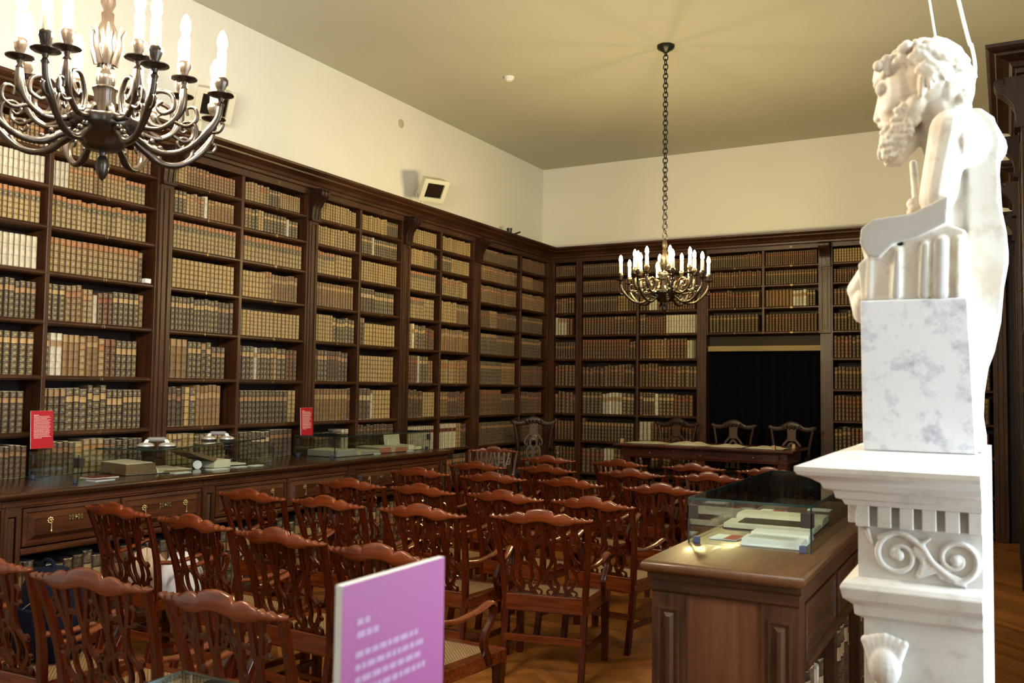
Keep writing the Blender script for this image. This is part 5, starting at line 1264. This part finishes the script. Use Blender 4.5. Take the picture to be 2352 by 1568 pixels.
# pedestal: stepped entablature block, flush on its window side
pe = thing('pedestal', 'carved pale stone pedestal with dentils and scrollwork under the marble bust', 'pedestal', (STX-0.12, STY_+0.2, 0))
XL, XR, YF, YB = -0.292, -0.050, 2.205, 2.66
def lev(o, z, of=None):
    of = o if of is None else of
    return [(XL-o, YF-of, z), (XR, YF-of, z), (XR+0.012, YB, z), (XL-o, YB, z)]
Zp = lambda py, d=2.2: 1.702-(py-906)*0.00047*d-0.0
m = MB()
m.rings([lev(0.0, 0.12), lev(0.0, 1.190), lev(0.018, 1.200), lev(0.020, 1.222), lev(0.040, 1.238), lev(0.046, 1.262), lev(0.040, 1.274), lev(0.020, 1.280), lev(0.010, 1.284)])
m.build('shaft', MARBLEP, pe, bevel=0.002)
MB().rings([lev(0.010, 1.284), lev(0.010, 1.400)]).build('frieze', MARBLEP, pe)
m = MB(); m.rings([lev(0.006, 1.398), lev(0.006, 1.452)])
for k in range(6):
    a = XL-0.012+k*0.0455; m.box(a, min(a+0.029, XR), YF-0.034, YF, 1.400, 1.447)
for k in range(7): b = YF+0.02+k*0.06; m.box(XL-0.036, XL, b, b+0.036, 1.400, 1.447)
m.build('dentils', MARBLEP, pe, bevel=0.002)
MB().rings([lev(0.034, 1.447), lev(0.040, 1.458), lev(0.052, 1.462), lev(0.056, 1.478), lev(0.074, 1.484), lev(0.080, 1.496), lev(0.100, 1.508), lev(0.122, 1.516), lev(0.128, 1.524), lev(0.128, 1.534), lev(0.10, 1.545), lev(0.06, 1.562), lev(0.015, 1.569)]).build('cornice', MARBLEP, pe, smooth=True, angle=30)
m = MB(); yf = YF-0.010
def spiral(cx, cz, r, turns, a0, dirn):
    return [(cx+r*(1-t/40*0.86)*math.cos(a0+dirn*turns*2*PI*t/40), yf-0.003, cz+r*(1-t/40*0.86)*math.sin(a0+dirn*turns*2*PI*t/40)) for t in range(41)]
m.tube(spiral(XL+0.075, 1.340, 0.050, 1.5, PI*0.5, 1), [0.008-0.00008*t for t in range(41)], 8); m.tube(spiral(XL+0.190, 1.342, 0.048, 1.5, PI*1.5, 1), [0.008-0.00008*t for t in range(41)], 8)
m.tube(catmull([(XL+0.03, yf-0.003, 1.375), (XL+0.075, yf-0.004, 1.390), (XL+0.12, yf-0.004, 1.365), (XL+0.145, yf-0.004, 1.330), (XL+0.19, yf-0.004, 1.294)], 6), 0.008, 8)
for k in range(10):
    t = k/9; a = t*2.6; m.capsule((XL+0.115+0.012*math.sin(a), yf-0.004, 1.30+0.07*t), (XL+0.128+0.022*math.cos(a*2), yf-0.006, 1.312+0.07*t), 0.007, 0.004, 8)
    m.capsule((XL+0.150+0.05*t, yf-0.004, 1.318-0.02*t), (XL+0.158+0.05*t, yf-0.005, 1.298-0.012*t), 0.006, 0.003, 8)
for c in (XL+0.075, XL+0.19): m.ball((c, yf-0.004, 1.340), (0.013, 0.009, 0.013), 10, 8)
m.capsule((XL+0.010, yf-0.003, 1.39), (XL+0.02, yf-0.003, 1.36), 0.007, 0.004, 8)
sculpt('scroll_relief', m, MARBLEP, pe, 0.0022, 2)
m = MB(); xc = XL+0.045
for k in range(7):
    a = (k-3)/3; m.capsule((xc+0.034*a, YF-0.014, 1.150-0.01*abs(a)), (xc+0.018*a, YF-0.022, 1.085), 0.014, 0.011, 10); m.ball((xc+0.040*a, YF-0.016, 1.158-0.012*abs(a)), 0.011, 8, 6)
m.ball((xc, YF-0.018, 1.095), (0.036, 0.026, 0.045), 14, 10); m.ball((xc, YF-0.012, 1.035), (0.026, 0.022, 0.024), 12, 8); m.capsule((xc, YF-0.004, 1.05), (xc, YF-0.004, 1.0), 0.022, 0.015, 10)
sculpt('leaf_corbel', m, MARBLEP, pe, 0.003, 2)
MB().box(XL-0.012, xc+0.042, YF-0.006, YB, 0.12, 1.00).build('side_pier', MARBLEP, pe, bevel=0.003)
MB().box(XL-0.06, XR+0.005, YF-0.06, YB, 0.0, 0.12).build('base', MARBLEP, pe, bevel=0.008)
# white cables looping above the bust
CABLE = plain('white_cable', (0.72, 0.72, 0.74), 0.5)
m = MB(); T = lambda px, py, d=0.30: SP(px, py, d)
m.tube(catmull([T(2080, -420), T(2143, 0), T(2152, 40), T(2166, 90), T(2172, 130)], 8), 0.0026, 8)
m.tube(catmull([T(2130, -420, .26), T(2222, 0, .24), T(2238, 55, .22), T(2246, 105, .22), T(2243, 140, .22), T(2236, 160, .22), T(2225, 172, .2)], 8), 0.0040, 8)
m.tube(catmull([T(2166, 74), T(2190, 74, .28), T(2220, 88, .25), T(2242, 112, .22), T(2248, 135, .22)], 8), 0.0030, 8)
m.tube(catmull([T(2080, -420), (-0.30, 2.45, 4.2), (-0.33, 2.45, CEIL-0.001)], 8), 0.0026, 8); m.tube(catmull([T(2130, -420, .26), (-0.26, 2.45, 4.2), (-0.30, 2.45, CEIL-0.001)], 8), 0.0040, 8)
tag(m.build('cable', CABLE, smooth=True), 'white cables looping down behind the head of the marble bust', 'cable')

# ------------------------------------------------------------------ floodlights, detector, plate, small black device
REFL = plain('dark_reflector', (0.10, 0.07, 0.06), 0.12, 0.8, noise=0.8, nscale=60)
def floodlight(y, z, label, rz):
    e = thing('floodlight', label, 'floodlight', (-5.86, y, z), 0, 'cream floodlights above the cornice')
    R3 = Matrix.Translation((-5.86, y, z)) @ Matrix.Rotation(rz, 4, 'Z') @ Matrix.Rotation(math.radians(38), 4, 'Y') @ Matrix.Scale(1.28, 4)
    tr = lambda p: tuple(R3 @ Vector(p))
    def bx(x0, x1, y0, y1, z0, z1):
        b = MB().box(x0, x1, y0, y1, z0, z1); b.v = [tr(p) for p in b.v]; return b
    b = MB(); b.rings([[tr((x, -w, -h)), tr((x, w, -h)), tr((x, w, h)), tr((x, -w, h))] for x, w, h in ((-0.06, .075, .07), (-0.05, .10, .085), (0.045, .115, .10), (0.055, .125, .11), (0.065, .125, .11), (0.066, .085, .072), (0.050, .080, .068))]); b.build('housing', CREAMP, e, bevel=0.002)
    bx(0.050, 0.054, -0.080, 0.080, -0.068, 0.068).build('reflector', REFL, e)
    bx(0.060, 0.063, -0.083, 0.083, -0.070, 0.070).build('glass_front', GLASS, e)
    m = MB(); m.tube([tr((-0.05, 0, -0.05)), (-6.0, y, z-0.12), (-6.02, y, 3.75)], 0.016, 8); m.build('stand', CREAMP, e, smooth=True)
    m = MB(); m.tube(catmull([tr((-0.06, -0.09, 0)), (-5.99, y-0.13, z-0.10), (-5.98, y-0.10, z-0.20), (-6.0, y-0.06, 3.752)], 6), 0.004, 6); m.build('wire', CREAMP, e, smooth=True)
floodlight(8.66, 4.02, 'cream floodlight tilted down above the fourth wall bookcase', -0.5)
floodlight(5.34, 4.08, 'cream floodlight half hidden behind the nearest chandelier arms', -0.5)
tag(MB().lathe([(0.0, -0.045), (0.032, -0.044), (0.036, -0.030), (0.050, -0.026), (0.055, -0.012), (0.055, 0.0), (0, 0)], 28, (-4.646, 8.30, CEIL)).build('smoke_detector', WHITE, smooth=True, angle=40), 'round white smoke detector on the ceiling', 'smoke detector')
m = MB().lathe([(0.0, 0), (0.052, 0.0), (0.052, 0.006), (0.0, 0.009)], 28); m.v = [(LWX+p[2], 8.462+p[0], 4.771+p[1]) for p in m.v]
tag(m.build('wall_plate', plain('beige_plate', (0.50, 0.46, 0.36), 0.6)), 'round beige cover plate high on the long wall', 'cover plate')
e = thing('security_camera', 'small black device perched on the cornice near the room corner', 'camera', (-5.93, 10.69, 3.748))
MB().lathe([(0.030, 0.0), (0.034, 0.09), (0.040, 0.115), (0.040, 0.128), (0.0, 0.128)], 16, (-5.93, 10.66, 3.748)).build('housing', BLACKM, e, smooth=True, angle=40)
m = MB(); m.capsule((-5.90, 10.72, 3.80), (-5.86, 10.83, 3.845), 0.012, 0.012); m.tube([(-5.90, 10.73, 3.80), (-5.87, 10.84, 3.79), (-5.86, 10.86, 3.775)], 0.006, 6); m.build('bracket', BLACKM, e, smooth=True)

# ------------------------------------------------------------------ things left on the chairs
NAVY = plain('navy_fabric', (0.0015, 0.0028, 0.0150), 0.8, 0, 0.2, noise=0.2, nscale=30)
def seat_world(x, y, rz, lx, ly): return (x-math.sin(rz)*(0.345+ly)+math.cos(rz)*lx, y+math.cos(rz)*(0.345+ly)+math.sin(rz)*lx)
bx_, by_, bz_ = -3.86, 2.66, 0.446
e = thing('backpack', 'dark blue backpack standing on the seat of the first chair in the front row', 'backpack', (bx_, by_, bz_))
def sq(w, d, z, n=20, p=0.6): return [(bx_+w*math.copysign(abs(math.cos(2*PI*k/n))**p, math.cos(2*PI*k/n)), by_+d*math.copysign(abs(math.sin(2*PI*k/n))**p, math.sin(2*PI*k/n)), bz_+z) for k in range(n)]
MB().rings([sq(w, d, z) for z, w, d in ((0.0, .12, .08), (0.02, .145, .10), (0.16, .15, .105), (0.29, .145, .10), (0.365, .115, .08), (0.40, .07, .05), (0.41, .02, .02))]).build('body', NAVY, e, smooth=True, angle=60)
m = MB(); m.rings([[(bx_+w*math.cos(2*PI*k/16), by_-0.105+0.03*math.sin(2*PI*k/16), bz_+z) for k in range(16)] for z, w in ((0.03, .08), (0.05, .11), (0.19, .11), (0.23, .08))]); m.build('front_pocket', NAVY, e, smooth=True, angle=60)
MB().tube(catmull([(bx_-0.04, by_-0.02, bz_+0.395), (bx_-0.025, by_-0.02, bz_+0.435), (bx_+0.025, by_-0.02, bz_+0.435), (bx_+0.04, by_-0.02, bz_+0.395)], 5), 0.009, 6).build('handle', NAVY, e, smooth=True)
MB().tube(catmull([(bx_-0.06, by_-0.112, bz_+0.215), (bx_-0.01, by_-0.116, bz_+0.245), (bx_+0.03, by_-0.112, bz_+0.27)], 5), 0.002, 5).build('zip', SILVER, e)
MB().box(bx_-0.01, bx_+0.012, by_-0.108, by_-0.098, bz_+0.315, bz_+0.330).build('red_badge', REDM, e); MB().box(bx_-0.014, bx_+0.016, by_-0.107, by_-0.097, bz_+0.332, bz_+0.337).build('white_badge', WHITE, e)
CLOTH1 = plain('beige_cloth', (0.52, 0.38, 0.27), 0.85, noise=0.1); CLOTH2 = plain('white_plastic_bag', (0.72, 0.68, 0.72), 0.5)
def heap(name, label, cat, x, y, z, rx, ry, rz_, mtl, seed):
    m = MB(); rg = random.Random(seed); R = []
    ph = [rg.random()*6 for _ in range(6)]
    for i in range(13):
        t = i/12; r = math.sin(PI*(0.06+0.94*t)/2+0.0) if False else math.sqrt(max(0.0004, 1-t**2.2)); ring = []
        for k in range(36):
            a = 2*PI*k/36; q = r*(1+0.12*math.sin(3*a+ph[0]+2*t)+0.07*math.sin(5*a+ph[1]-3*t)+0.04*math.sin(9*a+ph[2]+5*t))
            ring.append((x+rx*q*math.cos(a), y+ry*q*math.sin(a), z+rz_*t*(1+0.2*math.sin(2*a+ph[3])*t)))
        R.append(ring)
    m.rings(R); o = m.build(name, mtl, smooth=True, angle=180); return tag(o, label, cat)
heap('folded_coat', 'beige folded coat on the seat of the second row chair nearest the counter', 'coat', -4.735, 3.90, 0.446, 0.125, 0.15, 0.19, CLOTH1, 2)
heap('plastic_bag', 'white plastic bag beside the beige coat on the same second row chair', 'bag', -4.42, 3.90, 0.446, 0.125, 0.15, 0.20, CLOTH2, 7)
